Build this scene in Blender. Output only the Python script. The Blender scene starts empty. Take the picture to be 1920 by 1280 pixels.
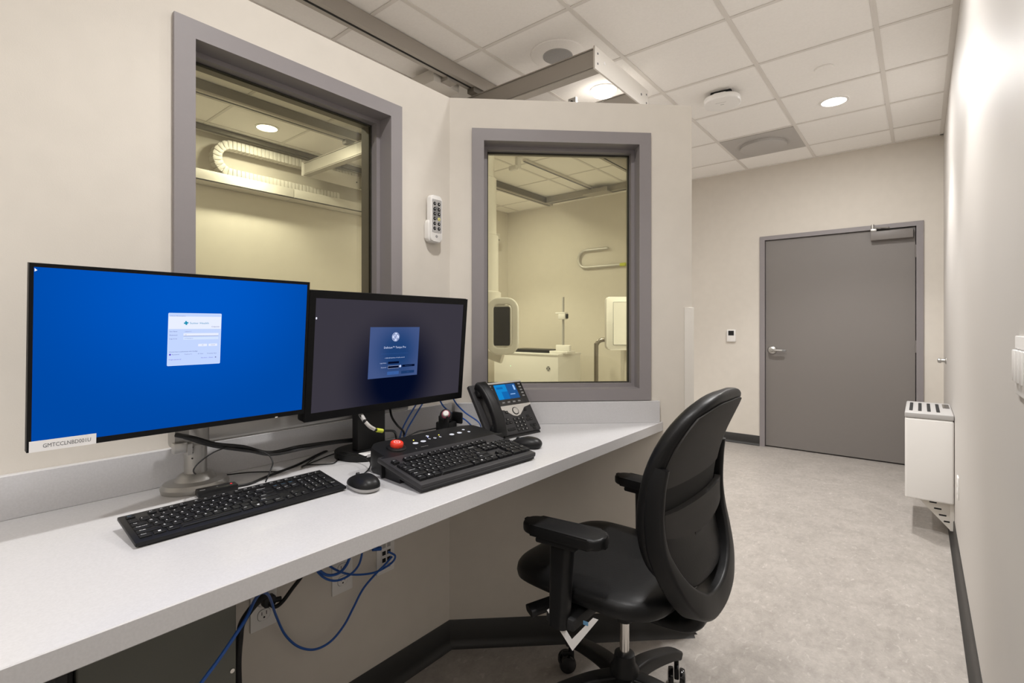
import bpy, bmesh, math, random
from mathutils import Matrix, Vector
random.seed(4)
R_ = math.radians
sc = bpy.context.scene
C = sc.collection
PI = math.pi

# ---------------------------------------------------------------- camera, world, exposure
F_PX, YAW, ZC, HOR = 942.0, R_(39.1), 1.245, 610.0
cam = bpy.data.cameras.new('camera'); cam_o = bpy.data.objects.new('camera', cam); C.objects.link(cam_o)
cam_o.location = (0, 0, ZC); cam_o.rotation_euler = (PI / 2, 0, YAW)
cam.sensor_width = 36; cam.lens = F_PX / 1920 * 36; cam.shift_y = -(640 - HOR) / 1920
cam.clip_start = 0.01; cam.clip_end = 60
sc.camera = cam_o
w = bpy.data.worlds.new('world'); sc.world = w; w.use_nodes = True
w.node_tree.nodes['Background'].inputs[0].default_value = (0.5, 0.48, 0.45, 1)
w.node_tree.nodes['Background'].inputs[1].default_value = 0.05
sc.view_settings.view_transform = 'Standard'; sc.view_settings.look = 'None'
sc.view_settings.gamma = 1; sc.view_settings.use_curve_mapping = False
sc.view_settings.exposure = 0.34
sc.cycles.max_bounces = 10; sc.cycles.diffuse_bounces = 7; sc.cycles.glossy_bounces = 4
sc.cycles.transparent_max_bounces = 10; sc.cycles.use_denoising = True
sc.cycles.sample_clamp_indirect = 6
# recessed ceiling downlights: x, y, label, power
LAMP_W, LENS_W, LAMP_COL = 66.0, 12.0, (1.0, 0.98, 0.965)
LAMPS = [
    (-0.49, 4.33, 'round recessed downlight glowing in the ceiling tile nearest the grey door', 1.3),
    (-0.49, 2.505, 'round recessed downlight in the corridor ceiling above the office chair', 1.12),
    (-0.49, 0.675, 'round recessed downlight in the ceiling over the desk keyboards', 0.8),
    (-0.49, -1.155, 'added unseen fill downlight in the ceiling behind the viewer', 1.0),  # unseen lamp, added for bounced fill from behind the camera
    (-1.71, 3.115, 'round recessed downlight shining behind the hanging steel crane beam', 1.1),
    (-4.20, 1.95, 'round recessed downlight seen through the left window above the white cable chain', 0.62),
    (-3.90, 4.40, 'round recessed downlight above the white equipment cabinet in the exam room', 1.35),
    (-3.00, 0.065, 'added unseen fill downlight in the exam room ceiling left of the windows', 0.8),  # unseen lamp, added to fill out the exam room light
]
RX0, RX1, RY0, RY1, CEIL = -4.68, 0.155, -2.1, 5.66, 2.88   # room box
FWD = Vector((-math.sin(YAW), math.cos(YAW), 0)); RGT = Vector((math.cos(YAW), math.sin(YAW), 0))
def ray(px): return FWD + RGT * ((px - 960) / F_PX)
def onz(px, py, z):
    D = F_PX * (ZC - z) / (py - HOR); r = ray(px) * D; return Vector((r.x, r.y, z))
def onx(px, py, x):
    r = ray(px); D = x / r.x; return Vector((x, r.y * D, ZC - (py - HOR) / F_PX * D))

# ---------------------------------------------------------------- materials
def mat(name, col, rough=0.5, metal=0.0, noise=None, spec=0.5, coat=0.0, bump=None):
    m = bpy.data.materials.new(name); m.use_nodes = True
    nt = m.node_tree; b = nt.nodes['Principled BSDF']
    b.inputs['Base Color'].default_value = (*col, 1); b.inputs['Roughness'].default_value = rough
    b.inputs['Metallic'].default_value = metal; b.inputs['Specular IOR Level'].default_value = spec
    b.inputs['Coat Weight'].default_value = coat
    if noise or bump:
        tc = nt.nodes.new('ShaderNodeTexCoord')
    if noise:      # (scale, amount, detail)
        n = nt.nodes.new('ShaderNodeTexNoise'); n.inputs['Scale'].default_value = noise[0]; n.inputs['Detail'].default_value = noise[2]
        nt.links.new(tc.outputs['Object'], n.inputs['Vector'])
        r = nt.nodes.new('ShaderNodeValToRGB'); k = noise[1]
        r.color_ramp.elements[0].position = 0.35; r.color_ramp.elements[1].position = 0.65
        r.color_ramp.elements[0].color = (*[c * (1 - k) for c in col], 1)
        r.color_ramp.elements[1].color = (*[min(1, c * (1 + k)) for c in col], 1)
        nt.links.new(n.outputs['Fac'], r.inputs['Fac']); nt.links.new(r.outputs['Color'], b.inputs['Base Color'])
    if bump:
        n = nt.nodes.new('ShaderNodeTexNoise'); n.inputs['Scale'].default_value = bump[0]; n.inputs['Detail'].default_value = 3
        nt.links.new(tc.outputs['Object'], n.inputs['Vector'])
        bp = nt.nodes.new('ShaderNodeBump'); bp.inputs['Strength'].default_value = bump[1]; bp.inputs['Distance'].default_value = 0.002
        nt.links.new(n.outputs['Fac'], bp.inputs['Height']); nt.links.new(bp.outputs['Normal'], b.inputs['Normal'])
    return m
def emis(name, col, s=1.0):
    m = bpy.data.materials.new(name); m.use_nodes = True; nt = m.node_tree; nt.nodes.clear()
    o = nt.nodes.new('ShaderNodeOutputMaterial'); e = nt.nodes.new('ShaderNodeEmission')
    e.inputs[0].default_value = (*col, 1); e.inputs[1].default_value = s * (0.85 if s <= 1 else 1); nt.links.new(e.outputs[0], o.inputs[0]); return m
def sr(*c):   # 0-255 sRGB to linear
    return tuple(((v / 255 + 0.055) / 1.055) ** 2.4 if v > 10 else v / 255 / 12.92 for v in c)

PAINT = mat('wall_paint', (0.66, 0.618, 0.555), 0.75, noise=(14, 0.012, 2), bump=(350, 0.08))
PAINTR = mat('wall_paint_satin', (0.585, 0.56, 0.53), 0.5, bump=(300, 0.08))
TILE = mat('ceiling_tile', (0.94, 0.92, 0.89), 0.9, noise=(90, 0.015, 4))
TBAR = mat('ceiling_grid_paint', (0.76, 0.73, 0.69), 0.6)
COUNTER = mat('quartz_white', (0.575, 0.57, 0.58), 0.22, noise=(260, 0.03, 6))
FRAME = mat('grey_frame_paint', (0.25, 0.23, 0.235), 0.42, bump=(500, 0.12))
DOORM = mat('grey_door_paint', (0.195, 0.179, 0.168), 0.45, bump=(400, 0.1))
BASEM = mat('black_rubber_base', (0.022, 0.021, 0.02), 0.45)
BLACK = mat('black_plastic', (0.010, 0.010, 0.0105), 0.40, spec=0.27)
MONM = mat('monitor_black', (0.005, 0.005, 0.0055), 0.5, spec=0.15)
BLACKM = mat('matte_black_plastic', (0.012, 0.012, 0.013), 0.6)
GREYBK = mat('charcoal_plastic', (0.034, 0.033, 0.035), 0.45, spec=0.3)
KEYM = mat('key_plastic', (0.008, 0.008, 0.009), 0.5, spec=0.25)
GLOSSB = mat('gloss_black', (0.01, 0.01, 0.011), 0.12)
LEATHER = mat('black_vinyl', (0.007, 0.007, 0.0075), 0.42, bump=(220, 0.12), spec=0.28)
SHELL = mat('dark_shell_fabric', (0.036, 0.034, 0.033), 0.75, bump=(900, 0.3))
CHROME = mat('chrome', (0.75, 0.73, 0.7), 0.18, 1.0)
STEEL = mat('brushed_steel', (0.55, 0.54, 0.52), 0.35, 1.0)
ARMM = mat('silver_paint', (0.42, 0.41, 0.39), 0.38, 0.6)
ALU = mat('aluminium_rail', (0.42, 0.39, 0.35), 0.45, 0.4)
ALUD = mat('dark_rail', (0.16, 0.145, 0.12), 0.5, 0.3)
WHITEP = mat('white_plastic', (0.80, 0.785, 0.76), 0.4)
OFFW = mat('off_white_plastic', (0.66, 0.63, 0.58), 0.45)
LGREY = mat('light_grey_plastic', (0.42, 0.41, 0.40), 0.45)
MGREY = mat('mid_grey_plastic', (0.2, 0.2, 0.2), 0.5)
SILV = mat('silver_plastic', (0.55, 0.53, 0.5), 0.35, 0.3)
BLUEC = mat('blue_cable_jacket', (0.014, 0.095, 0.40), 0.4)
REDP = mat('red_button_plastic', (0.75, 0.045, 0.02), 0.35)
LABELW = mat('white_label', (0.8, 0.79, 0.78), 0.5)
INKG = mat('grey_ink', (0.12, 0.12, 0.13), 0.6)
INKW = mat('white_ink', (0.85, 0.86, 0.88), 0.6)
INKB = mat('blue_ink', (0.10, 0.25, 0.42), 0.6)
GREENM = mat('green_grey_steel', (0.095, 0.097, 0.082), 0.5, bump=(200, 0.05))
YELM = mat('yellow_plastic', (0.55, 0.6, 0.05), 0.5)
PINKM = mat('magenta_plastic', (0.28, 0.06, 0.10), 0.4)
VENTM = mat('vent_metal', (0.47, 0.45, 0.43), 0.5)
WHITESH = mat('crane_white_paint', (0.72, 0.69, 0.64), 0.4)
BTNW = mat('pale_button', (0.55, 0.58, 0.66), 0.5)
YBTN = mat('yellow_button', (0.7, 0.66, 0.22), 0.5)
SLOT = mat('slot_black', (0.008, 0.008, 0.008), 0.8)
GAP = mat('glazing_gasket', (0.03, 0.028, 0.02), 0.7)
LAMPE = emis('downlight_glow', (1.0, 0.95, 0.88), 7.0)
def glass_mat():
    m = bpy.data.materials.new('leaded_glass'); m.use_nodes = True; nt = m.node_tree; nt.nodes.clear()
    o = nt.nodes.new('ShaderNodeOutputMaterial'); mx = nt.nodes.new('ShaderNodeMixShader')
    t = nt.nodes.new('ShaderNodeBsdfTransparent'); g = nt.nodes.new('ShaderNodeBsdfGlossy'); f = nt.nodes.new('ShaderNodeFresnel')
    t.inputs[0].default_value = (0.93, 0.92, 0.77, 1); g.inputs['Roughness'].default_value = 0.0; f.inputs[0].default_value = 1.5
    nt.links.new(f.outputs[0], mx.inputs[0]); nt.links.new(t.outputs[0], mx.inputs[1]); nt.links.new(g.outputs[0], mx.inputs[2])
    nt.links.new(mx.outputs[0], o.inputs[0]); return m
GLASS = glass_mat()
def floor_mat():
    m = mat('sheet_vinyl_floor', (0.5, 0.45, 0.4), 0.33); nt = m.node_tree; b = nt.nodes['Principled BSDF']
    tc = nt.nodes.new('ShaderNodeTexCoord')
    def noise(s, d, x=1, y=1):
        mp = nt.nodes.new('ShaderNodeMapping'); mp.inputs['Scale'].default_value = (x, y, 1)
        n = nt.nodes.new('ShaderNodeTexNoise'); n.inputs['Scale'].default_value = s; n.inputs['Detail'].default_value = d
        n.inputs['Distortion'].default_value = 0.6
        nt.links.new(tc.outputs['Object'], mp.inputs[0]); nt.links.new(mp.outputs[0], n.inputs['Vector']); return n
    n1, n2, n3 = noise(7, 8), noise(38, 6, 1, 0.6), noise(120, 3)
    r = nt.nodes.new('ShaderNodeValToRGB')
    r.color_ramp.elements[0].position = 0.38; r.color_ramp.elements[0].color = (0.305, 0.28, 0.255, 1)
    r.color_ramp.elements[1].position = 0.62; r.color_ramp.elements[1].color = (0.415, 0.383, 0.352, 1)
    a = nt.nodes.new('ShaderNodeMath'); a.operation = 'MULTIPLY_ADD'; a.inputs[1].default_value = 0.35
    a2 = nt.nodes.new('ShaderNodeMath'); a2.operation = 'MULTIPLY_ADD'; a2.inputs[1].default_value = 0.25
    s = nt.nodes.new('ShaderNodeMath'); s.operation = 'MULTIPLY'; s.inputs[1].default_value = 0.4
    nt.links.new(n2.outputs['Fac'], s.inputs[0]); nt.links.new(n1.outputs['Fac'], a.inputs[0]); nt.links.new(s.outputs[0], a.inputs[2])
    nt.links.new(n3.outputs['Fac'], a2.inputs[0]); nt.links.new(a.outputs[0], a2.inputs[2])
    nt.links.new(a2.outputs[0], r.inputs['Fac'])
    v = noise(55, 8, 1, 0.5)      # short pale chips
    r2 = nt.nodes.new('ShaderNodeValToRGB'); r2.color_ramp.elements[0].position = 0.60; r2.color_ramp.elements[1].position = 0.70
    mx = nt.nodes.new('ShaderNodeMixRGB'); mx.inputs['Color2'].default_value = (0.53, 0.50, 0.465, 1)
    nt.links.new(v.outputs['Fac'], r2.inputs[0])
    ms = nt.nodes.new('ShaderNodeMath'); ms.operation = 'MULTIPLY'; ms.inputs[1].default_value = 0.55
    nt.links.new(r2.outputs[0], ms.inputs[0]); nt.links.new(ms.outputs[0], mx.inputs[0])
    nt.links.new(r.outputs[0], mx.inputs['Color1']); nt.links.new(mx.outputs[0], b.inputs['Base Color'])
    return m
FLOORM = floor_mat()

# ---------------------------------------------------------------- mesh helpers
_txt = {}
def text_geo(s):
    if s in _txt: return _txt[s]
    cu = bpy.data.curves.new('t', 'FONT'); cu.body = s; cu.size = 1; cu.resolution_u = 2
    o = bpy.data.objects.new('t', cu); C.objects.link(o)
    dg = bpy.context.evaluated_depsgraph_get(); dg.update()
    me = bpy.data.meshes.new_from_object(o.evaluated_get(dg))
    vs = [tuple(v.co) for v in me.vertices]; fs = [tuple(p.vertices) for p in me.polygons]
    bpy.data.objects.remove(o); bpy.data.curves.remove(cu); bpy.data.meshes.remove(me)
    xs = [v[0] for v in vs] or [0]; ys = [v[1] for v in vs] or [0]
    _txt[s] = (vs, fs, min(xs), max(xs), min(ys), max(ys)); return _txt[s]

class MB:
    def __init__(self): self.bm = bmesh.new(); self.mats = []
    def mi(self, m):
        if m not in self.mats: self.mats.append(m)
        return self.mats.index(m)
    def faces(self, vs, fs, m, M=None, smooth=True):
        bv = [self.bm.verts.new((M @ Vector(v)) if M is not None else v) for v in vs]; out = []
        k = self.mi(m)
        for f in fs:
            try: q = self.bm.faces.new([bv[i] for i in f])
            except ValueError: continue
            q.material_index = k; q.smooth = smooth; out.append(q)
        return bv, out
    def box(self, c, s, m, M=None, bev=0, seg=2, taper=None):
        x, y, z = s[0] / 2, s[1] / 2, s[2] / 2; tx, ty = taper or (1, 1)
        vs = [(c[0] + a * x * (tx if d > 0 else 1), c[1] + b * y * (ty if d > 0 else 1), c[2] + d * z) for d in (-1, 1) for b in (-1, 1) for a in (-1, 1)]
        fs = [(0, 2, 3, 1), (4, 5, 7, 6), (0, 1, 5, 4), (2, 6, 7, 3), (0, 4, 6, 2), (1, 3, 7, 5)]
        bv, bf = self.faces(vs, fs, m, M)
        if bev:
            es = list({e for f in bf for e in f.edges})
            bmesh.ops.bevel(self.bm, geom=es, offset=bev, segments=seg, affect='EDGES', profile=0.5, material=self.mi(m))
        return self
    def b2(self, x0, x1, y0, y1, z0, z1, m, **k):
        return self.box(((x0 + x1) / 2, (y0 + y1) / 2, (z0 + z1) / 2), (abs(x1 - x0), abs(y1 - y0), abs(z1 - z0)), m, **k)
    def prism(self, pts, z0, z1, m, M=None, bev=0, seg=2):
        n = len(pts); vs = [(p[0], p[1], z0) for p in pts] + [(p[0], p[1], z1) for p in pts]
        fs = [tuple(range(n))[::-1], tuple(range(n, 2 * n))] + [(i, (i + 1) % n, n + (i + 1) % n, n + i) for i in range(n)]
        bv, bf = self.faces(vs, fs, m, M)
        if bev:
            es = [e for e in {e for f in bf[:2] for e in f.edges}]
            bmesh.ops.bevel(self.bm, geom=es, offset=bev, segments=seg, affect='EDGES', profile=0.5, material=self.mi(m))
        return self
    def lathe(self, prof, m, M=None, n=32, sx=1, sy=1):
        vs = []; fs = []
        for r, z in prof:
            for i in range(n):
                a = 2 * PI * i / n; vs.append((r * math.cos(a) * sx, r * math.sin(a) * sy, z))
        for j in range(len(prof) - 1):
            for i in range(n): fs.append((j * n + i, j * n + (i + 1) % n, (j + 1) * n + (i + 1) % n, (j + 1) * n + i))
        fs.append(tuple(range(n))[::-1]); fs.append(tuple(range((len(prof) - 1) * n, len(prof) * n)))
        self.faces(vs, fs, m, M); return self
    def cyl(self, p, q, r, m, M=None, n=20, r2=None):
        p, q = Vector(p), Vector(q); d = q - p
        K = Matrix.Translation(p) @ d.to_track_quat('Z', 'Y').to_matrix().to_4x4()
        if M is not None: K = M @ K
        return self.lathe([(r, 0), (r if r2 is None else r2, d.length)], m, K, n)
    def sweep(self, path, prof, m, side=None, M=None, closed=False):
        P = [Vector(p) for p in path]; n = len(P); rings = []; vs = []; fs = []
        up = None
        for i, p in enumerate(P):
            t = (P[(i + 1) % n if closed else min(i + 1, n - 1)] - P[(i - 1) % n if closed else max(i - 1, 0)]).normalized()
            if side is not None:
                s = Vector(side); s = (s - t * s.dot(t)).normalized(); u = t.cross(s)
            else:
                if up is None:
                    up = Vector((0, 0, 1)) if abs(t.z) < 0.9 else Vector((1, 0, 0))
                up = (up - t * up.dot(t)).normalized(); s = t.cross(up); u = up
            pr = prof(i) if callable(prof) else prof
            for a, b in pr: vs.append(tuple(p + s * a + u * b))
        k = len(pr)
        for j in range(n if closed else n - 1):
            for i in range(k):
                j2 = (j + 1) % n; fs.append((j * k + i, j * k + (i + 1) % k, j2 * k + (i + 1) % k, j2 * k + i))
        if not closed: fs.append(tuple(range(k))[::-1]); fs.append(tuple(range((n - 1) * k, n * k)))
        self.faces(vs, fs, m, M); return self
    def tube(self, path, r, m, M=None, n=10, res=6, raw=False):
        return self.sweep(path if raw else smooth(path, res), circ(r, n), m, M=M)
    def text(self, s, M, h, m, width=None, align='c'):
        vs, fs, x0, x1, y0, y1 = text_geo(s)
        if not vs: return self
        k = h / 0.73; kx = k if width is None else width / max(x1 - x0, 1e-6)
        ox = {'l': x0, 'c': (x0 + x1) / 2, 'r': x1}[align]
        self.faces([((v[0] - ox) * kx, (v[1] - 0.36) * k, 0) for v in vs], fs, m, M, smooth=False); return self
    def quad(self, x0, x1, y0, y1, z, m, M=None):
        self.faces([(x0, y0, z), (x1, y0, z), (x1, y1, z), (x0, y1, z)], [(0, 1, 2, 3)], m, M, smooth=False); return self
    def disc(self, x, y, z, r, m, M=None, n=24, ry=None):
        ry = ry or r
        self.faces([(x + r * math.cos(2 * PI * i / n), y + ry * math.sin(2 * PI * i / n), z) for i in range(n)], [tuple(range(n))], m, M, smooth=False); return self
    def build(self, name, parent=None, label=None, M=None, sharp=38):
        bm = self.bm
        bmesh.ops.recalc_face_normals(bm, faces=bm.faces) if False else None
        bm.normal_update()
        ang = R_(sharp)
        for e in bm.edges:
            if len(e.link_faces) == 2:
                try: e.smooth = e.calc_face_angle() < ang
                except ValueError: pass
        me = bpy.data.meshes.new(name); bm.to_mesh(me); bm.free()
        for m in self.mats: me.materials.append(m)
        o = bpy.data.objects.new(name, me); C.objects.link(o)
        if parent is not None: o.parent = parent
        if M is not None: o.matrix_local = M
        if label: o['label'] = label
        return o
def circ(r, n=10): return [(r * math.cos(2 * PI * i / n), r * math.sin(2 * PI * i / n)) for i in range(n)]
def rrect(w_, h_, r, n=4):
    r = min(r, w_ / 2 - 1e-5, h_ / 2 - 1e-5); out = []
    for cx, cy, a0 in ((w_ / 2 - r, h_ / 2 - r, 0), (-w_ / 2 + r, h_ / 2 - r, 90), (-w_ / 2 + r, -h_ / 2 + r, 180), (w_ / 2 - r, -h_ / 2 + r, 270)):
        for i in range(n + 1):
            a = R_(a0 + 90 * i / n); out.append((cx + r * math.cos(a), cy + r * math.sin(a)))
    return out
def off(pts, x, y): return [(a + x, b + y) for a, b in pts]
def smooth(P, res=6):
    P = [Vector(p) for p in P]
    if len(P) < 3: return P
    Q = [P[0] * 2 - P[1]] + P + [P[-1] * 2 - P[-2]]; out = []
    for i in range(1, len(Q) - 2):
        a, b, c, d = Q[i - 1:i + 3]
        for k in range(res):
            t = k / res
            out.append(0.5 * ((2 * b) + (c - a) * t + (2 * a - 5 * b + 4 * c - d) * t * t + (3 * b - a - 3 * c + d) * t ** 3))
    out.append(P[-1]); return out
def cushion(mb, P, N, tf, tb, m, nu=24, nv=24):
    """closed pad: P(s,v) mid surface, N(s,v) normal, tf/tb(s,v) thickness to the front and the back"""
    vs = []; fs = []; idx = {}
    for side in (0, 1):
        for j in range(nv + 1):
            for i in range(nu + 1):
                s = -1 + 2 * i / nu; v = j / nv
                s = math.sin(s * PI / 2) * 0.6 + s * 0.4; v = 0.5 - 0.5 * math.cos(v * PI) * 0.75 + 0.25 * (v - 0.5) if 0 < j < nv else v
                edge = i in (0, nu) or j in (0, nv)
                if edge and side: idx[(1, i, j)] = idx[(0, i, j)]; continue
                p, n = Vector(P(s, v)), Vector(N(s, v))
                if not edge: p = p + n * (tf(s, v) if side == 0 else -tb(s, v))
                idx[(side, i, j)] = len(vs); vs.append(tuple(p))
    for side in (0, 1):
        for j in range(nv):
            for i in range(nu):
                f = (idx[(side, i, j)], idx[(side, i + 1, j)], idx[(side, i + 1, j + 1)], idx[(side, i, j + 1)])
                fs.append(f if side == 0 else f[::-1])
    mb.faces(vs, fs, m)
    return mb
def frame(o, u, v):
    u, v = Vector(u).normalized(), Vector(v).normalized(); n = u.cross(v)
    return Matrix(((u.x, v.x, n.x, o[0]), (u.y, v.y, n.y, o[1]), (u.z, v.z, n.z, o[2]), (0, 0, 0, 1)))
def tag(o, label, cat, group=None, kind=None):
    if label: o['label'] = label
    if cat: o['category'] = cat
    if group: o['group'] = group
    if kind: o['kind'] = kind
    return o
def thing(name, label, cat, loc=(0, 0, 0), rz=0, group=None, M=None):
    o = bpy.data.objects.new(name, None); C.objects.link(o); o.empty_display_size = 0.05
    if M is not None: o.matrix_world = M
    else: o.location = loc; o.rotation_euler = (0, 0, rz)
    return tag(o, label, cat, group)
def struct(o, label=None, cat=None):
    o['kind'] = 'structure'
    return tag(o, label, cat)

# ================================================================ THE ROOM
T = 0.12
struct(MB().b2(RX0 - T, RX1 + T, RY0 - T, RY1 + T, -0.1, 0, FLOORM).build('floor'), 'taupe speckled sheet vinyl floor', 'floor')
ceil = struct(MB().b2(RX0 - T, RX1 + T, RY0 - T, RY1 + T, CEIL + 0.004, CEIL + 0.1, TILE).build('ceiling'), 'off-white suspended tile ceiling', 'ceiling')
g = MB()
GX = [-0.187 - 0.61 * i for i in range(8)]; GY = [2.20 + 0.61 * i for i in range(-7, 6)]
for x in GX: g.b2(x - 0.012, x + 0.012, RY0, RY1, CEIL - 0.001, CEIL + 0.003, TBAR)
for y in GY: g.b2(RX0, RX1, y - 0.011, y + 0.011, CEIL, CEIL + 0.003, TBAR)
for a in ((RX1 - 0.026, RX1, RY0, RY1), (RX0, RX0 + 0.024, RY0, RY1), (RX0, RX1, RY1 - 0.02, RY1)):
    g.b2(*a, CEIL - 0.003, CEIL + 0.0035, TBAR)
g.build('ceiling_grid', ceil, 'beige metal grid bars between the tiles')
struct(MB().b2(RX1, RX1 + T, RY0 - T, RY1 + T, 0, CEIL + 0.05, PAINTR).build('wall_right'), 'right wall in pale satin paint', 'wall')
struct(MB().b2(RX0 - T, RX0, RY0 - T, RY1 + T, 0, CEIL + 0.05, PAINT).build('wall_left'), 'left wall of the exam room', 'wall')
struct(MB().b2(RX0, RX1, RY0 - T, RY0, 0, CEIL + 0.05, PAINT).build('wall_back'), 'wall behind the viewer', 'wall')
DX0, DX1, DZ = -1.289, 0.023, 2.16     # door frame outer
m = MB()
m.b2(RX0, DX0 + 0.02, RY1, RY1 + T, 0, CEIL + 0.05, PAINT); m.b2(DX1 - 0.02, RX1, RY1, RY1 + T, 0, CEIL + 0.05, PAINT)
m.b2(DX0 + 0.02, DX1 - 0.02, RY1, RY1 + T, DZ - 0.02, CEIL + 0.05, PAINT)
struct(m.build('wall_far'), 'far beige wall holding the grey door', 'wall')

# the shielding partition: a straight part with one window, then an angled part with the other
X1, WT, H1 = -1.42, 0.15, 2.13
CO = Vector((-1.42, 1.362)); d2 = Vector((0.7274, 0.6862)); n2 = Vector((-0.6862, 0.7274)); L2 = 0.970
W1 = (0.455, 1.098, 0.965, 1.985)     # opening of window 1: y0,y1,z0,z1
W2 = (0.112, 0.772, 0.972, 1.988)     # opening of window 2: t0,t1,z0,z1
bc = CO + n2 * WT; tt = (X1 - WT - bc.x) / d2.x; BC = bc + d2 * tt
m = MB()
def w1(y0, y1, z0, z1): m.b2(X1 - WT, X1, y0, y1, z0, z1, PAINT)
w1(RY0, W1[0], 0, H1); w1(W1[0], W1[1], 0, W1[2]); w1(W1[0], W1[1], W1[3], H1)
m.prism([(X1, W1[1]), (CO.x, CO.y), (BC.x, BC.y), (X1 - WT, W1[1])], 0, H1, PAINT)
struct(m.build('wall_front'), 'straight beige half-height partition behind the desk', 'wall')
m = MB()
P2 = lambda t, s=0: tuple(CO + d2 * t + n2 * s)
m.prism([P2(0), P2(W2[0]), P2(W2[0], WT), tuple(BC)], 0, H1, PAINT)
m.prism([P2(W2[1]), P2(L2), P2(L2, WT), P2(W2[1], WT)], 0, H1, PAINT)
m.prism([P2(W2[0]), P2(W2[1]), P2(W2[1], WT), P2(W2[0], WT)], 0, W2[2], PAINT)
m.prism([P2(W2[0]), P2(W2[1]), P2(W2[1], WT), P2(W2[0], WT)], W2[3], H1, PAINT)
struct(m.build('wall_angled'), 'angled beige partition wall right of the desk corner', 'wall')
# corner guard on the end of the angled wall
m = MB(); gd = 0.006
m.prism([P2(L2 - 0.032, -gd), P2(L2 + gd, -gd), P2(L2 + gd, WT + gd), P2(L2 - 0.032, WT + gd), P2(L2 - 0.032, WT), P2(L2, WT), P2(L2, 0), P2(L2 - 0.032, 0)], 0.1, 1.318, OFFW, bev=0.002)
struct(m.build('trim_1'), 'white plastic corner guard on the end of the angled partition', 'corner guard')

def window(name, label, M, w_, z0, z1, depth=WT):
    """steel frame in local coords: x along the wall, y up, z out of the wall (towards the desk)"""
    root = thing(name, label, 'window', M=M); root['kind'] = 'structure'
    m = MB(); fw = 0.047; o = 0.012
    def ring(a, zz0, zz1, b):      # a, b: inset of outside and inside edge
        x0, x1, y0, y1 = a, w_ - a, z0 + a, z1 - a; X0, X1_, Y0, Y1 = b, w_ - b, z0 + b, z1 - b
        for q in ((x0, X0, y0, y1), (X1_, x1, y0, y1), (X0, X1_, y0, Y0), (X0, X1_, Y1, y1)):
            m.b2(q[0], q[1], q[2], q[3], zz0, zz1, FRAME)
    ring(0, 0, o, fw); ring(0, -depth - o, -depth, fw); ring(0.028, -depth, 0, fw)
    ring(0.028, -0.115, -0.052, fw + 0.014)
    m.build('window_frame', root)
    gk = MB(); a = fw + 0.012
    for q in ((a, a + 0.006, z0 + a, z1 - a), (w_ - a - 0.006, w_ - a, z0 + a, z1 - a), (a, w_ - a, z0 + a, z0 + a + 0.006), (a, w_ - a, z1 - a - 0.006, z1 - a)):
        gk.b2(*q, -0.092, -0.080, GAP)
    gk.build('gasket', root)
    MB().b2(fw + 0.013, w_ - fw - 0.013, z0 + fw + 0.013, z1 - fw - 0.013, -0.090, -0.082, GLASS).build('glass_pane', root, 'yellowish leaded glass pane')
    return root
window('window_1', 'left viewing window with grey steel frame behind the blue-screened monitor', frame((X1, 0.43, 0), (0, 1, 0), (0, 0, 1)), 0.693, 0.94, 2.01)
q = P2(0.087)
window('window_2', 'right viewing window with grey steel frame on the angled partition', frame((q[0], q[1], 0), (d2.x, d2.y, 0), (0, 0, 1)), 0.711, 0.948, 2.011)

# baseboards
def base(name, a, b, nrm, lab):
    a, b, nrm = Vector(a), Vector(b), Vector(nrm); u = (b - a).normalized()
    m = MB(); M = frame((a.x, a.y, 0), (u.x, u.y, 0), (0, 0, 1)); Ln = (b - a).length
    if (u.cross(Vector((nrm.x, nrm.y))) if False else (M.to_3x3() @ Vector((0, 0, 1))).dot(Vector((nrm.x, nrm.y, 0)))) < 0:
        M = frame((b.x, b.y, 0), (-u.x, -u.y, 0), (0, 0, 1))
    pts = [(0, 0), (0.024, 0), (0.018, 0.004), (0.010, 0.014), (0.006, 0.03), (0.005, 0.098), (0.002, 0.102), (0, 0.102)]
    vs = [(x, p[1], p[0]) for x in (0, Ln) for p in pts]; n = len(pts)
    m.faces(vs, [tuple(range(n)), tuple(range(n, 2 * n))[::-1]] + [(i, n + i, n + (i + 1) % n, (i + 1) % n) for i in range(n)], BASEM, M)
    return struct(m.build(name), lab, 'baseboard')
base('baseboard_front', (X1, RY0), (CO.x, CO.y), (1, 0), 'black rubber base under the desk along the straight partition')
base('baseboard_angled', P2(0), P2(L2 + 0.004), (d2.y, -d2.x), 'black rubber base along the angled partition')
base('baseboard_angled_end', P2(L2), P2(L2, WT), (d2.x, d2.y), 'black rubber base wrapping the end of the angled partition')
base('baseboard_far', (RX0, RY1), (DX0, RY1), (0, -1), 'black rubber base left of the grey door')
base('baseboard_far_right', (DX1, RY1), (RX1, RY1), (0, -1), 'short black rubber base between the grey door and the right wall')
base('baseboard_right', (RX1, RY0), (RX1, RY1), (-1, 0), 'black rubber base along the right wall')
base('baseboard_left', (RX0, RY0), (RX0, RY1), (1, 0), 'black rubber base along the exam room left wall')

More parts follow.
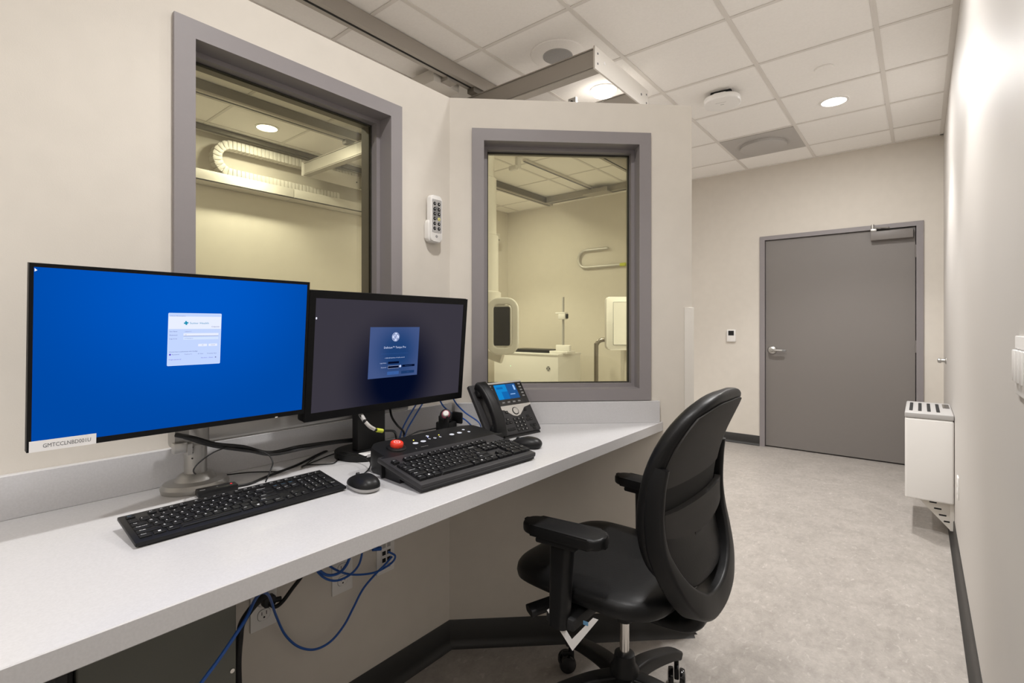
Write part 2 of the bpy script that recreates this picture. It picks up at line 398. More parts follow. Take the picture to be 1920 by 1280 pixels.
# door
dr = thing('door_1', 'wide grey steel door in a grey frame at the end of the corridor', 'door', (-1.238, RY1, 0)); dr['kind'] = 'structure'
DW = 1.207
m = MB()
m.b2(-0.051, -0.004, -0.014, 0.10, 0, DZ, FRAME); m.b2(DW + 0.004, DW + 0.054, -0.014, 0.10, 0, DZ, FRAME); m.b2(-0.004, DW + 0.004, -0.014, 0.10, 2.119, DZ, FRAME)
m.b2(-0.004, 0.012, 0.062, 0.10, 0, 2.119, FRAME); m.b2(DW - 0.012, DW + 0.004, 0.062, 0.10, 0, 2.119, FRAME)
m.build('door_frame', dr)
m = MB(); m.b2(0, DW - 0.002, 0.012, 0.056, 0.012, 2.114, DOORM, bev=0.0015, seg=1)
m.b2(-0.003, 0.0, 0.02, 0.05, 0.95, 1.04, BLACKM)
slab = m.build('door_leaf', dr)
m = MB(); MY = Matrix.Rotation(R_(90), 4, 'X')
Mh = Matrix.Translation((0.062, 0.012, 0.994)) @ MY     # local z -> -y
m.lathe([(0.043, 0), (0.043, 0.004), (0.036, 0.014), (0.030, 0.016), (0.018, 0.020), (0.016, 0.045)], STEEL, Mh, 32)
m.tube([(0.062, -0.035, 0.994), (0.085, -0.042, 0.996), (0.12, -0.044, 0.995), (0.165, -0.044, 0.994)], 0.0115, STEEL, n=12)
m.b2(0.160, 0.196, -0.052, -0.036, 0.984, 1.004, MGREY, bev=0.003)
m.build('door_handle', slab, 'satin steel lever handle')
m = MB(); m.b2(0.886, 1.19, -0.045, 0.012, 2.018, 2.098, DOORM, bev=0.004)
m.build('door_closer', slab, 'grey box door closer')
m = MB(); m.b2(0.885, 0.93, -0.035, -0.0, 2.10, 2.125, STEEL, bev=0.003); m.cyl((0.90, -0.02, 2.10), (0.90, -0.02, 2.165), 0.012, STEEL)
m.sweep([(0.90, -0.02, 2.135), (1.02, -0.075, 2.118)], rrect(0.02, 0.008, 0.003), STEEL)
m.sweep([(1.02, -0.07, 2.116), (0.96, -0.012, 2.130)], rrect(0.02, 0.008, 0.003), STEEL)
m.build('closer_arm', dr, 'steel closer arm')
m = MB()
for z in (0.25, 1.06, 1.9): m.cyl((DW + 0.001, 0.0, z - 0.055), (DW + 0.001, 0.0, z + 0.055), 0.006, DOORM)
m.build('hinge', dr)

# ================================================================ CEILING FITTINGS
lens_me = None
for i, (x, y, lab, p) in enumerate(LAMPS):
    t = thing('downlight', lab, 'ceiling light', (x, y, CEIL), group='recessed downlights')
    m = MB(); prof = [(0.095, -0.001), (0.095, -0.004), (0.080, -0.006), (0.078, 0.0)]
    m.lathe([(0.079, 0.003), (0.094, 0.003), (0.094, -0.003), (0.079, -0.005)], WHITEP, n=40) if False else None
    n = 40; vs = []; fs = []
    for r, z in ((0.093, 0.003), (0.093, -0.002), (0.079, -0.0045), (0.077, 0.002)):
        vs += [(r * math.cos(2 * PI * k / n), r * math.sin(2 * PI * k / n), z) for k in range(n)]
    for j in range(3):
        for k in range(n): fs.append((j * n + k, j * n + (k + 1) % n, (j + 1) * n + (k + 1) % n, (j + 1) * n + k))
    m.faces(vs, fs, WHITEP); m.build('trim_ring', t)
    if i == 4: MB().lathe([(0.076, 0.002), (0.076, -0.022), (0.070, -0.030), (0.05, -0.033)], LAMPE, n=40).build('lens', t, 'glowing drop lens')
    else: MB().disc(0, 0, -0.0015, 0.078, LAMPE, n=40).build('lens', t, 'glowing round lens')
    L = bpy.data.lights.new('downlight_lamp', 'SPOT'); L.energy = LAMP_W * p; L.color = LAMP_COL
    L.spot_size = R_(104); L.spot_blend = 0.5; L.shadow_soft_size = 0.06
    lo = bpy.data.objects.new('downlight_lamp', L); C.objects.link(lo); lo.parent = t; lo.location = (0, 0, -0.012 if i != 4 else -0.04)
    L2_ = bpy.data.lights.new('downlight_diffuser', 'AREA'); L2_.shape = 'DISK'; L2_.size = 0.15; L2_.energy = LENS_W * p; L2_.color = LAMP_COL
    l2 = bpy.data.objects.new('downlight_diffuser', L2_); C.objects.link(l2); l2.parent = t; l2.location = (0, 0, -0.010 if i != 4 else -0.036)

t = thing('ceiling_speaker', 'round white ceiling speaker with grey perforated grille left of the crane end plate', 'speaker', (-1.70, 2.53, CEIL))
MB().lathe([(0.165, 0.003), (0.163, -0.003), (0.15, -0.010), (0.09, -0.010)], TILE, n=48).build('speaker_baffle', t)
m = MB(); m.lathe([(0.090, -0.009), (0.090, -0.0125), (0.02, -0.014)], LGREY, n=40)
for k in range(1, 9):
    for a in range(k * 7):
        th = 2 * PI * a / (k * 7); m.disc(k * 0.0102 * math.cos(th), k * 0.0102 * math.sin(th), -0.0148, 0.0022, MGREY, n=6)
m.build('speaker_grille', t, 'grey perforated grille')
tag(MB().lathe([(0.0, -0.006), (0.052, -0.006), (0.054, -0.002), (0.054, 0.003)][::-1], TILE, n=36).build('sprinkler_cover', M=Matrix.Translation((-0.475, 3.74, CEIL))), 'small plain round cover plate in the ceiling beside the lit downlight', 'cover plate')
APW = mat('bright_white_plastic', (0.9, 0.89, 0.87), 0.4)
t = thing('wireless_access_point', 'white rounded square access point hanging under the ceiling', 'access point', (-1.09, 3.705, CEIL), R_(8))
MB().b2(-0.07, 0.07, -0.07, 0.07, -0.032, 0.004, SLOT, bev=0.01).build('mounting_bracket', t, 'black mounting bracket')
m = MB(); m.prism(rrect(0.235, 0.235, 0.085, 8), -0.068, -0.030, APW, bev=0.012, seg=4)
Md = Matrix.Translation((0, 0, -0.0685)) @ Matrix.Rotation(PI, 4, 'X') @ Matrix.Rotation(R_(-90), 4, 'Z')
m.b2(-0.012, 0.012, 0.0, 0.004, -0.0688, -0.0682, MGREY); m.b2(-0.04, 0.03, -0.035, -0.032, -0.0688, -0.0682, LGREY)
m.build('housing', t)
t = thing('ceiling_vent', 'grey square metal ceiling vent with a round plaque', 'vent', (-1.102, 4.955, CEIL))
m = MB(); m.b2(-0.293, 0.293, -0.293, 0.293, -0.002, 0.003, VENTM)
m.build('vent_panel', t); m = MB()
m.lathe([(0.235, -0.002), (0.225, -0.006), (0.20, -0.004)], VENTM, n=48); m.lathe([(0.19, -0.003), (0.19, -0.030), (0.17, -0.036)], VENTM, n=48)
m.build('vent_plaque', t, 'round vent plaque')

# ================================================================ CRANE IN THE EXAM ROOM
def rail(name, x, y0, y1, lab, ww=0.075, sidem=None):
    m = MB(); z1, z0 = CEIL - 0.001, 2.80
    m.b2(x - ww, x, y0, y1, z0, z0 + 0.012, ALU); m.b2(x - 0.012, x, y0, y1, z0 + 0.012, z1, sidem or ALU); m.b2(x - ww, x - ww + 0.012, y0, y1, z0 + 0.012, z1, ALUD)
    m.b2(x - ww * 0.6, x - ww * 0.4, y0 + 0.01, y1 - 0.01, z0 - 0.001, z0 + 0.0, SLOT)
    o = tag(m.build(name), lab, 'rail', 'crane ceiling rails')
    return o
rail('ceiling_rail', -2.245, -1.6, 5.26, 'long grey ceiling rail running diagonally above the angled partition')
rail('ceiling_rail', -3.705, -1.6, 5.40, 'dark steel ceiling rail seen through the left window in front of its downlight', sidem=ALUD)
tag(MB().b2(-3.70, -2.16, 5.25, 5.275, 2.795, CEIL - 0.002, ALU).b2(-3.70, -2.16, 5.22, 5.30, 2.795, 2.803, ALU).build('cross_rail'), 'grey-green steel cross rail against the far wall seen in the right window', 'rail')
m = MB(); m.b2(-3.035, -3.005, 3.9, 5.22, 2.858, CEIL - 0.001, OFFW); m.b2(-3.025, -3.015, 3.9, 5.22, 2.850, 2.858, MGREY)
tag(m.build('cable_track'), 'thin double ceiling track leading to the far cross rail', 'cable track')
t = thing('track_bracket', 'grey plate bracket hung on the cross rail at the end of the thin track', 'bracket', (-2.93, 5.20, 2.793))
MB().b2(-0.16, 0.16, -0.08, 0.06, -0.012, 0.0, ALU, bev=0.003).build('bracket_plate', t); MB().b2(-0.10, 0.14, -0.04, -0.03, -0.0, 0.05, ALU).build('bracket_riser', t)
t = thing('rail_junction_box', 'pale sheet metal box on the rail above the partition corner', 'box', (-2.45, 2.22, 2.80))
MB().b2(-0.13, 0.10, -0.10, 0.12, -0.03, 0.05, OFFW, bev=0.003).build('box_body', t); MB().b2(0.10, 0.16, -0.04, 0.04, -0.02, 0.03, ALU).build('box_flange', t)
# travelling bridge: two beams in x joined by end plates, carried by trolleys
t = thing('crane_bridge', 'travelling grey crane bridge with white end plates hanging above the partition', 'crane bridge', (-2.93, 2.75, 2.65))
BX0, BX1, BZ0, BZ1 = -1.55, 1.545, 0.0, 0.112
for s, yy in ((-1, -0.30), (1, 0.30)):
    m = MB(); o = s * 0.025
    m.b2(BX0, BX1, yy - 0.025, yy + 0.025, BZ0 + 0.012, BZ1, ALU, bev=0.003, seg=1)
    m.b2(BX0, BX1, yy - 0.032, yy + 0.032, BZ0, BZ0 + 0.005, ALU); m.b2(BX0 + 0.02, BX1 - 0.01, yy - 0.020, yy + 0.02, BZ0 + 0.004, BZ0 + 0.012, SLOT)
    m.b2(BX0, BX1, yy - 0.03, yy + 0.03, BZ1, BZ1 + 0.006, ALU)
    m.build('bridge_beam', t)
for xx in (BX0 - 0.006, BX1 + 0.006):
    m = MB(); m.b2(xx - 0.006, xx + 0.006, -0.345, 0.345, -0.006, BZ1 + 0.008, WHITESH, bev=0.002)
    for yy in (-0.315, 0.315):
        for zz in (0.03, 0.085):
            for sd in (-1, 1): m.cyl((xx, yy, zz), (xx + sd * 0.0075, yy, zz), 0.006, INKG, n=12)
    for sd in (-1, 1): m.cyl((xx, -0.24, 0.062), (xx + sd * 0.0072, -0.24, 0.062), 0.009, LABELW, n=14); m.cyl((xx, 0.24, 0.06), (xx + sd * 0.0072, 0.24, 0.06), 0.008, INKG, n=14)
    m.build('end_plate', t, 'white end plate')
for xx in (0.645, -0.815):
    for yy in (-0.30, 0.30):
        m = MB(); m.b2(xx - 0.03, xx + 0.03, yy - 0.07, yy + 0.07, BZ1 + 0.006, 0.150, ALUD, bev=0.004)
        m.build('trolley', t)
m = MB()
m.tube([(1.35, 0.235, 0.05), (0.9, 0.235, 0.045), (0.4, 0.23, 0.05)], 0.010, BLACKM)
m.build('hose', t)
m = MB(); m.b2(1.10, 1.16, 0.10, 0.115, 0.0, 0.11, STEEL); m.cyl((1.13, 0.10, 0.03), (1.13, 0.09, 0.03), 0.01, SLOT); m.cyl((1.13, 0.10, 0.08), (1.13, 0.09, 0.08), 0.01, SLOT)
m.build('clamp', t)
# tube head hanging from the bridge
t = thing('x_ray_tube_head', 'white x-ray tube head with dark touch display hanging left in the right window', 'x-ray tube', M=frame((-2.337, 2.747, 1.240), RGT * math.cos(R_(16)) - FWD * math.sin(R_(16)), (0, 0, 1)))
m = MB()     # local: x right, y up, z towards the desk
m.sweep([(p[0], p[1], 0) for p in off(rrect(0.185, 0.36, 0.06, 6), 0.016, 0)], rrect(0.03, 0.05, 0.01), WHITEP, side=(0, 0, 1), closed=True)
m.build('handle_ring', t)
m = MB(); m.prism(off(rrect(0.165, 0.30, 0.03, 5), -0.010, 0), -0.12, 0.0, WHITEP, bev=0.012, seg=3); m.box((-0.01, 0.165, -0.03), (0.08, 0.04, 0.06), WHITEP, bev=0.008); m.box((-0.01, -0.165, -0.03), (0.08, 0.04, 0.06), WHITEP, bev=0.008)
m.box((-0.0885, 0.01, -0.02), (0.012, 0.13, 0.008), LAMPE)
hd = m.build('tube_housing', t)
m = MB(); m.prism(off(rrect(0.138, 0.278, 0.012, 4), 0.0, 0), 0.0, 0.006, GLOSSB)
m.build('touch_display', t, 'dark glossy touch display')
m = MB(); m.lathe([(0.12, 0), (0.12, 0.2), (0.10, 0.21), (0.10, 0.62), (0.085, 0.63), (0.085, 1.05), (0.07, 1.06), (0.07, 1.37)], WHITESH, Matrix.Translation((-0.16, 0.05, -0.12)) @ Matrix.Rotation(R_(-90), 4, 'X'), 32)
m.build('telescopic_column', t)
MB().b2(-0.36, 0.10, 1.385, 1.409, -0.42, 0.24, WHITESH, bev=0.004).build('carriage', t)
m = MB(); m.sweep([(-0.16, -0.05, -0.1), (-0.16, -0.20, -0.1), (-0.02, -0.24, -0.1)], rrect(0.07, 0.07, 0.02), WHITESH); m.build('tube_yoke', t)
# cable trough and chain on the exam room left wall
t = thing('cable_trough', 'long white cable trough mounted high on the exam room left wall', 'cable trough', (RX0, 0, 0))
for a, b in ((-1.2, 2.345), (2.351, 5.3)):
    m = MB(); m.b2(0.001, 0.160, a, b, 2.425, 2.437, OFFW, bev=0.002); m.b2(0.150, 0.160, a, b, 2.425, 2.515, OFFW, bev=0.002); m.b2(0.001, 0.011, a, b, 2.425, 2.515, OFFW); m.build('trough_section', t)
t = thing('cable_chain', 'white segmented cable chain looping in a U above the trough', 'cable chain', (-4.60, 0, 0))
path = [(0, 3.2 - 0.1 * k, 2.81 - 0.02) for k in range(15)]
path = [(0, 3.05 - 0.035 * k, 2.785) for k in range(36)]
yc = path[-1][1]; 
path += [(0, yc - 0.12 * math.sin(a), 2.665 + 0.12 * math.cos(a)) for a in [PI * k / 10 for k in range(1, 10)]]
path += [(0, yc + 0.035 * k, 2.545) for k in range(0, 30)]
P = [Vector(p) for p in path]
for k in range(len(P) - 1):
    d = (P[k + 1] - P[k]).normalized(); c = (P[k] + P[k + 1]) / 2
    K = frame(c, (1, 0, 0), d)
    m = MB(); m.box((0, 0, 0), (0.09, 0.033, 0.075), OFFW, K, bev=0.006); m.box((0, 0.016, 0), (0.075, 0.02, 0.060), OFFW, K)
    m.build('chain_link', t)
tag(MB().b2(-4.56, -4.515, 1.35, 5.2, 2.845, CEIL - 0.001, ALUD).build('chain_rail'), 'dark slim ceiling rail above the white cable chain', 'rail')
t = thing('carriage_box', 'pale box with hoses at the end of the cable chain', 'box', (-4.50, 3.15, 2.66))
MB().b2(-0.08, 0.08, -0.05, 0.35, 0, 0.13, OFFW, bev=0.01).build('box_body', t)
m = MB()
for k in range(3): m.tube([(0, 0.35, 0.03 + 0.035 * k), (0.01, 0.5, 0.05 + 0.03 * k), (0, 0.6, 0.10)], 0.012, BLACKM)
m.build('hose', t)
tag(MB().b2(-3.055, -3.02, 3.80, 3.86, 2.77, CEIL - 0.001, WHITEP, bev=0.008).b2(-3.10, -3.01, 3.76, 3.80, 2.745, 2.79, WHITEP, bev=0.008).build('ceiling_hook_mount'), 'small white hooked mount at the near end of the thin ceiling track', 'ceiling mount')

# white equipment cabinet with logo, post and pad on top
def monogram(m, M, r, fg, bg):
    """round badge with two scrolled script letters"""
    m.disc(0, 0, 0.0002, r, bg, M, 32)
    m.sweep([(r * 0.88 * math.cos(a), r * 0.88 * math.sin(a), 0.0006) for a in [2 * PI * k / 32 for k in range(32)]], [(-r * 0.03, 0), (r * 0.03, 0), (0, 0.0004)], fg, side=(0, 0, 1), M=M, closed=True) if False else None
    k_ = r * 0.075
    def st(pts, w_=1.0): m.sweep([(p[0] * r, p[1] * r, 0.0006) for p in smooth([(a, b, 0) for a, b in pts], 4)], [(-k_ * w_ / 1.5, 0), (k_ * w_ / 1.5, 0), (0, r * 0.02)], fg, M=M)
    m.sweep([(r * 0.9 * math.cos(2 * PI * k / 32), r * 0.9 * math.sin(2 * PI * k / 32), 0.0006) for k in range(33)], [(-k_ * 0.5, 0), (k_ * 0.5, 0), (0, r * 0.02)], fg, M=M)
    for q in range(4):     # four rim curls
        a0 = q * PI / 2 + 0.35
        st([(0.80 * math.cos(a0 + j * 0.22), 0.80 * math.sin(a0 + j * 0.22)) for j in range(4)] + [(0.62 * math.cos(a0 + 0.62), 0.62 * math.sin(a0 + 0.62))])
    st([(-0.05, 0.42), (-0.28, 0.55), (-0.5, 0.30), (-0.35, 0.02), (-0.08, 0.12), (-0.02, 0.40), (-0.10, -0.20), (-0.30, -0.50), (-0.52, -0.32), (-0.2, -0.05)])
    st([(0.45, 0.42), (0.25, 0.56), (0.08, 0.38), (0.28, 0.10), (0.10, -0.02), (0.04, -0.32), (0.26, -0.52), (0.5, -0.30), (0.34, -0.12)])
t = thing('equipment_cabinet', 'white equipment cabinet with round black badge seen low in the right window', 'cabinet', (-3.30, 4.92, 0))
m = MB(); m.b2(-1.0, 0, 0, 0.50, 0.02, 0.885, WHITEP, bev=0.006); m.build('cabinet_body', t)
m = MB(); m.b2(-1.005, 0.005, -0.005, 0.505, 0.885, 0.908, WHITEP, bev=0.003); m.build('cabinet_top', t)
m = MB(); monogram(m, frame((-0.14, -0.0012, 0.73), (1, 0, 0), (0, 0, 1)), 0.030, LABELW, SLOT); m.build('badge', t, 'round black badge with white scrolled letters')
m = MB(); m.disc(0, 0, 0, 0.004, emis('green_led', (0.3, 1.0, 0.7), 3.0), frame((-0.72, -0.0015, 0.735), (1, 0, 0), (0, 0, 1)), 12); m.build('indicator_light', t, 'tiny green light')
tag(MB().b2(-4.12, -3.50, 5.02, 5.36, 0.909, 0.945, BLACK, bev=0.006).build('table_pad'), 'flat black pad lying on the white equipment cabinet', 'pad')
t = thing('post_stand', 'slim grey post with white clamp standing on the white equipment cabinet', 'post', (-3.36, 5.10, 0.909))
MB().b2(-0.13, 0.13, -0.09, 0.09, 0, 0.03, WHITEP, bev=0.006).b2(-0.10, 0.10, 0.0, 0.05, 0.03, 0.10, WHITEP, bev=0.01).build('post_base', t)
MB().cyl((0, 0.02, 0.05), (0, 0.02, 0.68), 0.014, LGREY).build('post_pole', t)
m = MB(); m.b2(-0.09, 0.05, -0.02, 0.05, 0.475, 0.495, WHITEP, bev=0.004); m.b2(-0.05, 0.05, -0.02, 0.05, 0.41, 0.48, WHITEP, bev=0.008); m.b2(0.055, 0.075, -0.01, 0.02, 0.42, 0.475, BLACK, bev=0.004)
m.build('post_clamp', t)
# wall stand detector with grab rail
Mb = frame((-1.785, 3.76, 1.262), RGT, (0, 0, 1))
t = thing('detector_stand', 'white flat detector panel at the right edge of the right window', 'detector', M=Mb)
m = MB(); m.prism(rrect(0.45, 0.43, 0.03, 5), -0.08, 0.0, WHITEP, bev=0.008, seg=3); m.build('detector_housing', t)
m = MB(); m.prism(rrect(0.34, 0.345, 0.008, 2), 0.0, 0.004, WHITEP, bev=0.001, seg=1)
for a in ((-0.17, 0.17, 0.171, 0.1735), (-0.17, 0.17, -0.1735, -0.171), (-0.1725, -0.170, -0.172, 0.172), (0.17, 0.1725, -0.172, 0.172)): m.quad(*a, 0.0045, MGREY)
m.build('detector_cover', t)
m = MB(); m.b2(-0.06, 0.06, -1.262, 0.19, -0.25, -0.10, WHITESH, bev=0.01); m.build('stand_column', t)
m = MB(); m.tube([(-0.06, -0.135, -0.11), (-0.20, -0.135, -0.11), (-0.255, -0.14, -0.11), (-0.285, -0.17, -0.11), (-0.29, -0.22, -0.11), (-0.29, -0.8, -0.11), (-0.29, -1.1, -0.11)], 0.018, mat('dark_steel', (0.30, 0.27, 0.24), 0.3, 0.8), n=16); m.build('grab_rail', t, 'bent stainless grab rail')
# U-shaped bar on the far wall
t = thing('wall_support_bar', 'grey U-shaped support bar on the far exam room wall', 'support bar', (0, RY1 - 0.03, 0))
r = 0.11
pts = [(-3.03, 0, 2.212)] + [(-3.35, 0, 2.212)] + [(-3.35 - r * math.sin(PI * k / 8), 0, 2.102 + r * math.cos(PI * k / 8)) for k in range(1, 8)] + [(-3.35, 0, 1.992), (-2.80, 0, 1.992)]
MB().sweep(pts, circ(0.018, 12), SILV).build('bent_bar', t)
MB().cyl((-2.86, 0, 1.992), (-2.79, 0, 1.992), 0.021, YELM).build('end_cap', t, 'yellow end cap')
MB().cyl((-3.05, 0, 2.212), (-3.05, 0.03, 2.212), 0.012, LGREY).cyl((-3.3, 0, 1.992), (-3.3, 0.03, 1.992), 0.012, LGREY).build('wall_mount', t)

# ================================================================ WALL ITEMS
t = thing('thermostat', 'small white thermostat with black display left of the grey door', 'thermostat', (-1.568, RY1, 1.137))
MB().b2(-0.045, 0.045, -0.022, 0, -0.065, 0.065, WHITEP, bev=0.004).build('thermostat_case', t)
MB().b2(-0.028, 0.028, -0.0235, -0.021, 0.002, 0.052, SLOT).build('thermostat_display', t, 'black display')
t = thing('remote_control', 'white remote control with two columns of black buttons in a wall holder', 'remote control', M=frame((X1 + 0.002, 1.266, 1.64), (0, 1, 0), (0, 0, 1)))
m = MB(); m.prism(rrect(0.056, 0.170, 0.012, 5), 0.008, 0.030, WHITEP, bev=0.004, seg=3); m.build('remote_body', t)
m = MB(); m.prism(off(rrect(0.046, 0.122, 0.003, 2), 0.001, 0.009), 0.030, 0.0308, LGREY)
m.prism(off(rrect(0.036, 0.05, 0.016, 5), 0.0, 0.020), 0.0308, 0.0312, MGREY)
m.build('keypad_panel', t, 'grey keypad panel')
for r_ in range(6):
    for c_ in range(2):
        yy = 0.052 - r_ * 0.0178 - (0.004 if r_ == 0 else 0) + (0.006 if r_ == 0 else 0); yel = (r_ == 3 and c_ == 1)
        mm = MB(); K = Matrix.Translation((-0.0105 + 0.021 * c_, yy, 0.0308))
        mm.lathe([(0.0064, 0), (0.0064, 0.0012), (0.005, 0.002)], YBTN if yel else BLACK, K, 16)
        mm.disc(0, 0, 0.0022, 0.0016, INKG if yel else INKW, K, 8)
        mm.build('button', t, 'yellow button' if yel else None)
m = MB(); monogram(m, Matrix.Translation((0, -0.066, 0.0302)), 0.0055, WHITEP, INKG); m.build('badge', t)
m = MB(); m.prism(off(rrect(0.066, 0.085, 0.016, 5), 0, -0.045), 0.0, 0.022, WHITEP, bev=0.003); m.build('wall_holder', t)
# socket plates
def plate(name, lab, M, kind, w_=0.072):
    t = thing(name, lab, 'outlet' if kind != 'switch' else 'light switch', M=M, group=None)
    m = MB(); m.prism(rrect(w_, 0.116, 0.003, 2), 0, 0.006, WHITEP, bev=0.0015, seg=2); m.build('cover_plate', t)
    if kind == 'duplex':
        for s in (-1, 1):
            m = MB(); y = s * 0.0195; K = Matrix.Translation((0, y, 0.0055))
            m.prism(rrect(0.034, 0.029, 0.011, 5), 0, 0.002, WHITEP, K, bev=0.0006, seg=1)
            m.prism(rrect(0.036, 0.031, 0.012, 5), -0.0002, 0.0006, INKG, K)
            m.quad(-0.0075, -0.0055, 0.0, 0.009, 0.0024, SLOT, K); m.quad(0.0055, 0.0075, -0.001, 0.009, 0.0024, SLOT, K); m.disc(0, -0.007, 0.0024, 0.0026, SLOT, K, 12)
            m.build('socket', t)
    if kind == 'data':
        m = MB(); m.prism(rrect(0.04, 0.09, 0.003, 2), 0.006, 0.009, WHITEP)
        for k, y in enumerate((0.036, 0.012, -0.012, -0.034)):
            for x in (-0.010, 0.010): m.quad(x - 0.007, x + 0.007, y - 0.007, y + 0.007, 0.0093, SLOT if k in (1, 2) else LGREY)
        m.build('jack_insert', t)
    if kind == 'switch':
        n = int(w_ / 0.046)
        for k in range(n):
            x = (k - (n - 1) / 2) * 0.046; m = MB()
            m.prism(off(rrect(0.033, 0.068, 0.002, 2), x, 0), 0.006, 0.0075, LGREY); m.box((x, 0, 0.009), (0.028, 0.062, 0.008), WHITEP, bev=0.0015); m.build('paddle', t)
    return t
plate('wall_outlet', 'duplex outlet under the desk with a black plug in its top socket', frame((X1, 0.648, 0.463), (0, 1, 0), (0, 0, 1)), 'duplex')
plate('wall_outlet', 'duplex outlet under the desk partly behind the coiled blue cables', frame((X1, 0.893, 0.461), (0, 1, 0), (0, 0, 1)), 'duplex')
plate('data_outlet', 'white data plate under the desk with blue network plugs', frame((X1, 1.058, 0.461), (0, 1, 0), (0, 0, 1)), 'data')
plate('wall_outlet', 'small outlet low on the right wall beside the white wall unit', frame((RX1, 3.50, 0.40), (0, -1, 0), (0, 0, 1)), 'duplex')
plate('light_switch', 'grey-white multi-paddle light switch plate at the right edge', frame((RX1, 1.33, 1.166), (0, -1, 0), (0, 0, 1)), 'switch', 0.21)
t = thing('wall_knob', 'small metal knob low on the right wall beyond the white wall unit', 'knob', M=frame((RX1, 5.10, 0.975), (0, -1, 0), (0, 0, 1)))  # a metal knob, likely from a side door seen edge-on
MB().lathe([(0.026, 0), (0.026, 0.004), (0.014, 0.008), (0.012, 0.030)], STEEL).build('knob_rose', t); MB().lathe([(0.018, 0.03), (0.02, 0.036), (0.018, 0.048), (0.008, 0.052)], STEEL).build('knob_head', t)
# white wall unit with slotted top
t = thing('wall_unit', 'white box unit with grey slotted lid mounted on the right wall', 'wall unit', (RX1, 3.88, 0))
x0 = -0.228
m = MB(); m.b2(x0, -0.002, 0.0, 0.56, 0.20, 0.688, WHITEP, bev=0.012, seg=4); m.build('unit_housing', t)
m = MB(); m.b2(x0 - 0.001, -0.002, -0.002, 0.562, 0.688, 0.722, LGREY, bev=0.007, seg=3); lid = m.build('unit_lid', t, 'grey lid')
for k in range(4):
    m = MB(); xx = x0 + 0.028 + k * 0.043; m.prism(off(rrect(0.017, 0.40, 0.006, 3), xx, 0.28), 0.7215, 0.7235, SLOT); m.build('slot', lid, 'dark slot')
MB().b2(-0.045, -0.012, 0.30, 0.50, 0.7215, 0.7235, GLOSSB).build('indicator_window', lid)
for yy in (0.05, 0.5):
    m = MB()
    M_ = frame((0, yy, 0), (1, 0, 0), (0, 0, 1))
    m.prism([(-0.17, 0.205), (-0.003, 0.205), (-0.003, 0.04), (-0.02, 0.04)], -0.003, 0.003, OFFW, M_)
    for k in range(4): m.prism(off(rrect(0.035 + 0.0 * k, 0.009, 0.003, 2), -0.03 - 0.022 * k, 0.085 + k * 0.034), 0.0031, 0.0034, SLOT, M_)
    m.b2(-0.02, -0.001, yy - 0.02, yy + 0.02, 0.04, 0.205, OFFW)
    m.build('wall_bracket', t, 'perforated triangular bracket')

# ================================================================ DESK
m = MB(); CH = 0.86
CX = -0.80
tw = (CX - CO.x) / d2.x
m.prism([(CX, -1.9), (CX, P2(tw)[1] - 0.003), P2(0.0, -0.0015), (X1 + 0.0015, CO.y), (X1 + 0.0015, -1.9)], CH - 0.036, CH, COUNTER, bev=0.0015, seg=1)
tag(m.build('desk_worktop'), 'long white quartz desk worktop running along both partitions', 'worktop')
m = MB(); m.b2(X1 + 0.0005, X1 + 0.019, -1.9, CO.y - 0.004, CH, 0.9475, COUNTER, bev=0.001, seg=1)
tag(m.build('backsplash'), 'low white backsplash behind the monitors on the straight partition', 'backsplash')
m = MB(); m.prism([P2(0.012, -0.001), P2(0.831, -0.001), P2(0.831, -0.019), P2(0.022, -0.019)], CH, 0.9455, COUNTER, bev=0.001, seg=1)
tag(m.build('backsplash'), 'low white backsplash under the right window behind the phone', 'backsplash')

# ---- monitors
def rframe(m, x0, x1, y0, y1, b, z0, z1, mt):   # bezel ring, b=(l,r,bot,top)
    m.b2(x0 - b[0], x0, y0 - b[2], y1 + b[3], z0, z1, mt); m.b2(x1, x1 + b[1], y0 - b[2], y1 + b[3], z0, z1, mt)
    m.b2(x0, x1, y0 - b[2], y0, z0, z1, mt); m.b2(x0, x1, y1, y1 + b[3], z0, z1, mt)
TILT = R_(5)
vt = Vector((math.sin(TILT), 0, math.cos(TILT)))
# big one with blue screen
E_BLUE = emis('blue_desktop', sr(0, 78, 176), 1.0)
def grad_mat(name, cx, cy, rx, ry, c0, c1, p0=0.3, p1=1.0):
    m = emis(name, c0); nt = m.node_tree; e = [n for n in nt.nodes if n.type == 'EMISSION'][0]
    tc = nt.nodes.new('ShaderNodeTexCoord'); mp = nt.nodes.new('ShaderNodeMapping')
    mp.inputs['Location'].default_value = (-cx / rx, -cy / ry, 0); mp.inputs['Scale'].default_value = (1 / rx, 1 / ry, 0)
    gr = nt.nodes.new('ShaderNodeVectorMath'); gr.operation = 'LENGTH'; r = nt.nodes.new('ShaderNodeValToRGB')
    r.color_ramp.interpolation = 'EASE'
    r.color_ramp.elements[0].position = p0; r.color_ramp.elements[0].color = (*c0, 1); r.color_ramp.elements[1].position = p1; r.color_ramp.elements[1].color = (*c1, 1)
    nt.links.new(tc.outputs['Object'], mp.inputs[0]); nt.links.new(mp.outputs[0], gr.inputs[0]); nt.links.new(gr.outputs['Value'], r.inputs[0]); nt.links.new(r.outputs[0], e.inputs[0]); return m
E_BLUEG = grad_mat('blue_desktop_wallpaper', 0.0, 0.16, 0.36, 0.34, sr(0, 84, 190), sr(0, 70, 160), 0.1, 1.0)
M1c = Vector((-1.19, 0.398, 1.19))
t = thing('monitor', 'large thin-bezel monitor showing a bright blue login screen', 'monitor', M=frame(M1c, (0, 1, 0), vt))
SW, SH = 0.494, 0.312
m = MB(); x0, x1, y0, y1 = -SW / 2, SW / 2, -SH / 2, SH / 2
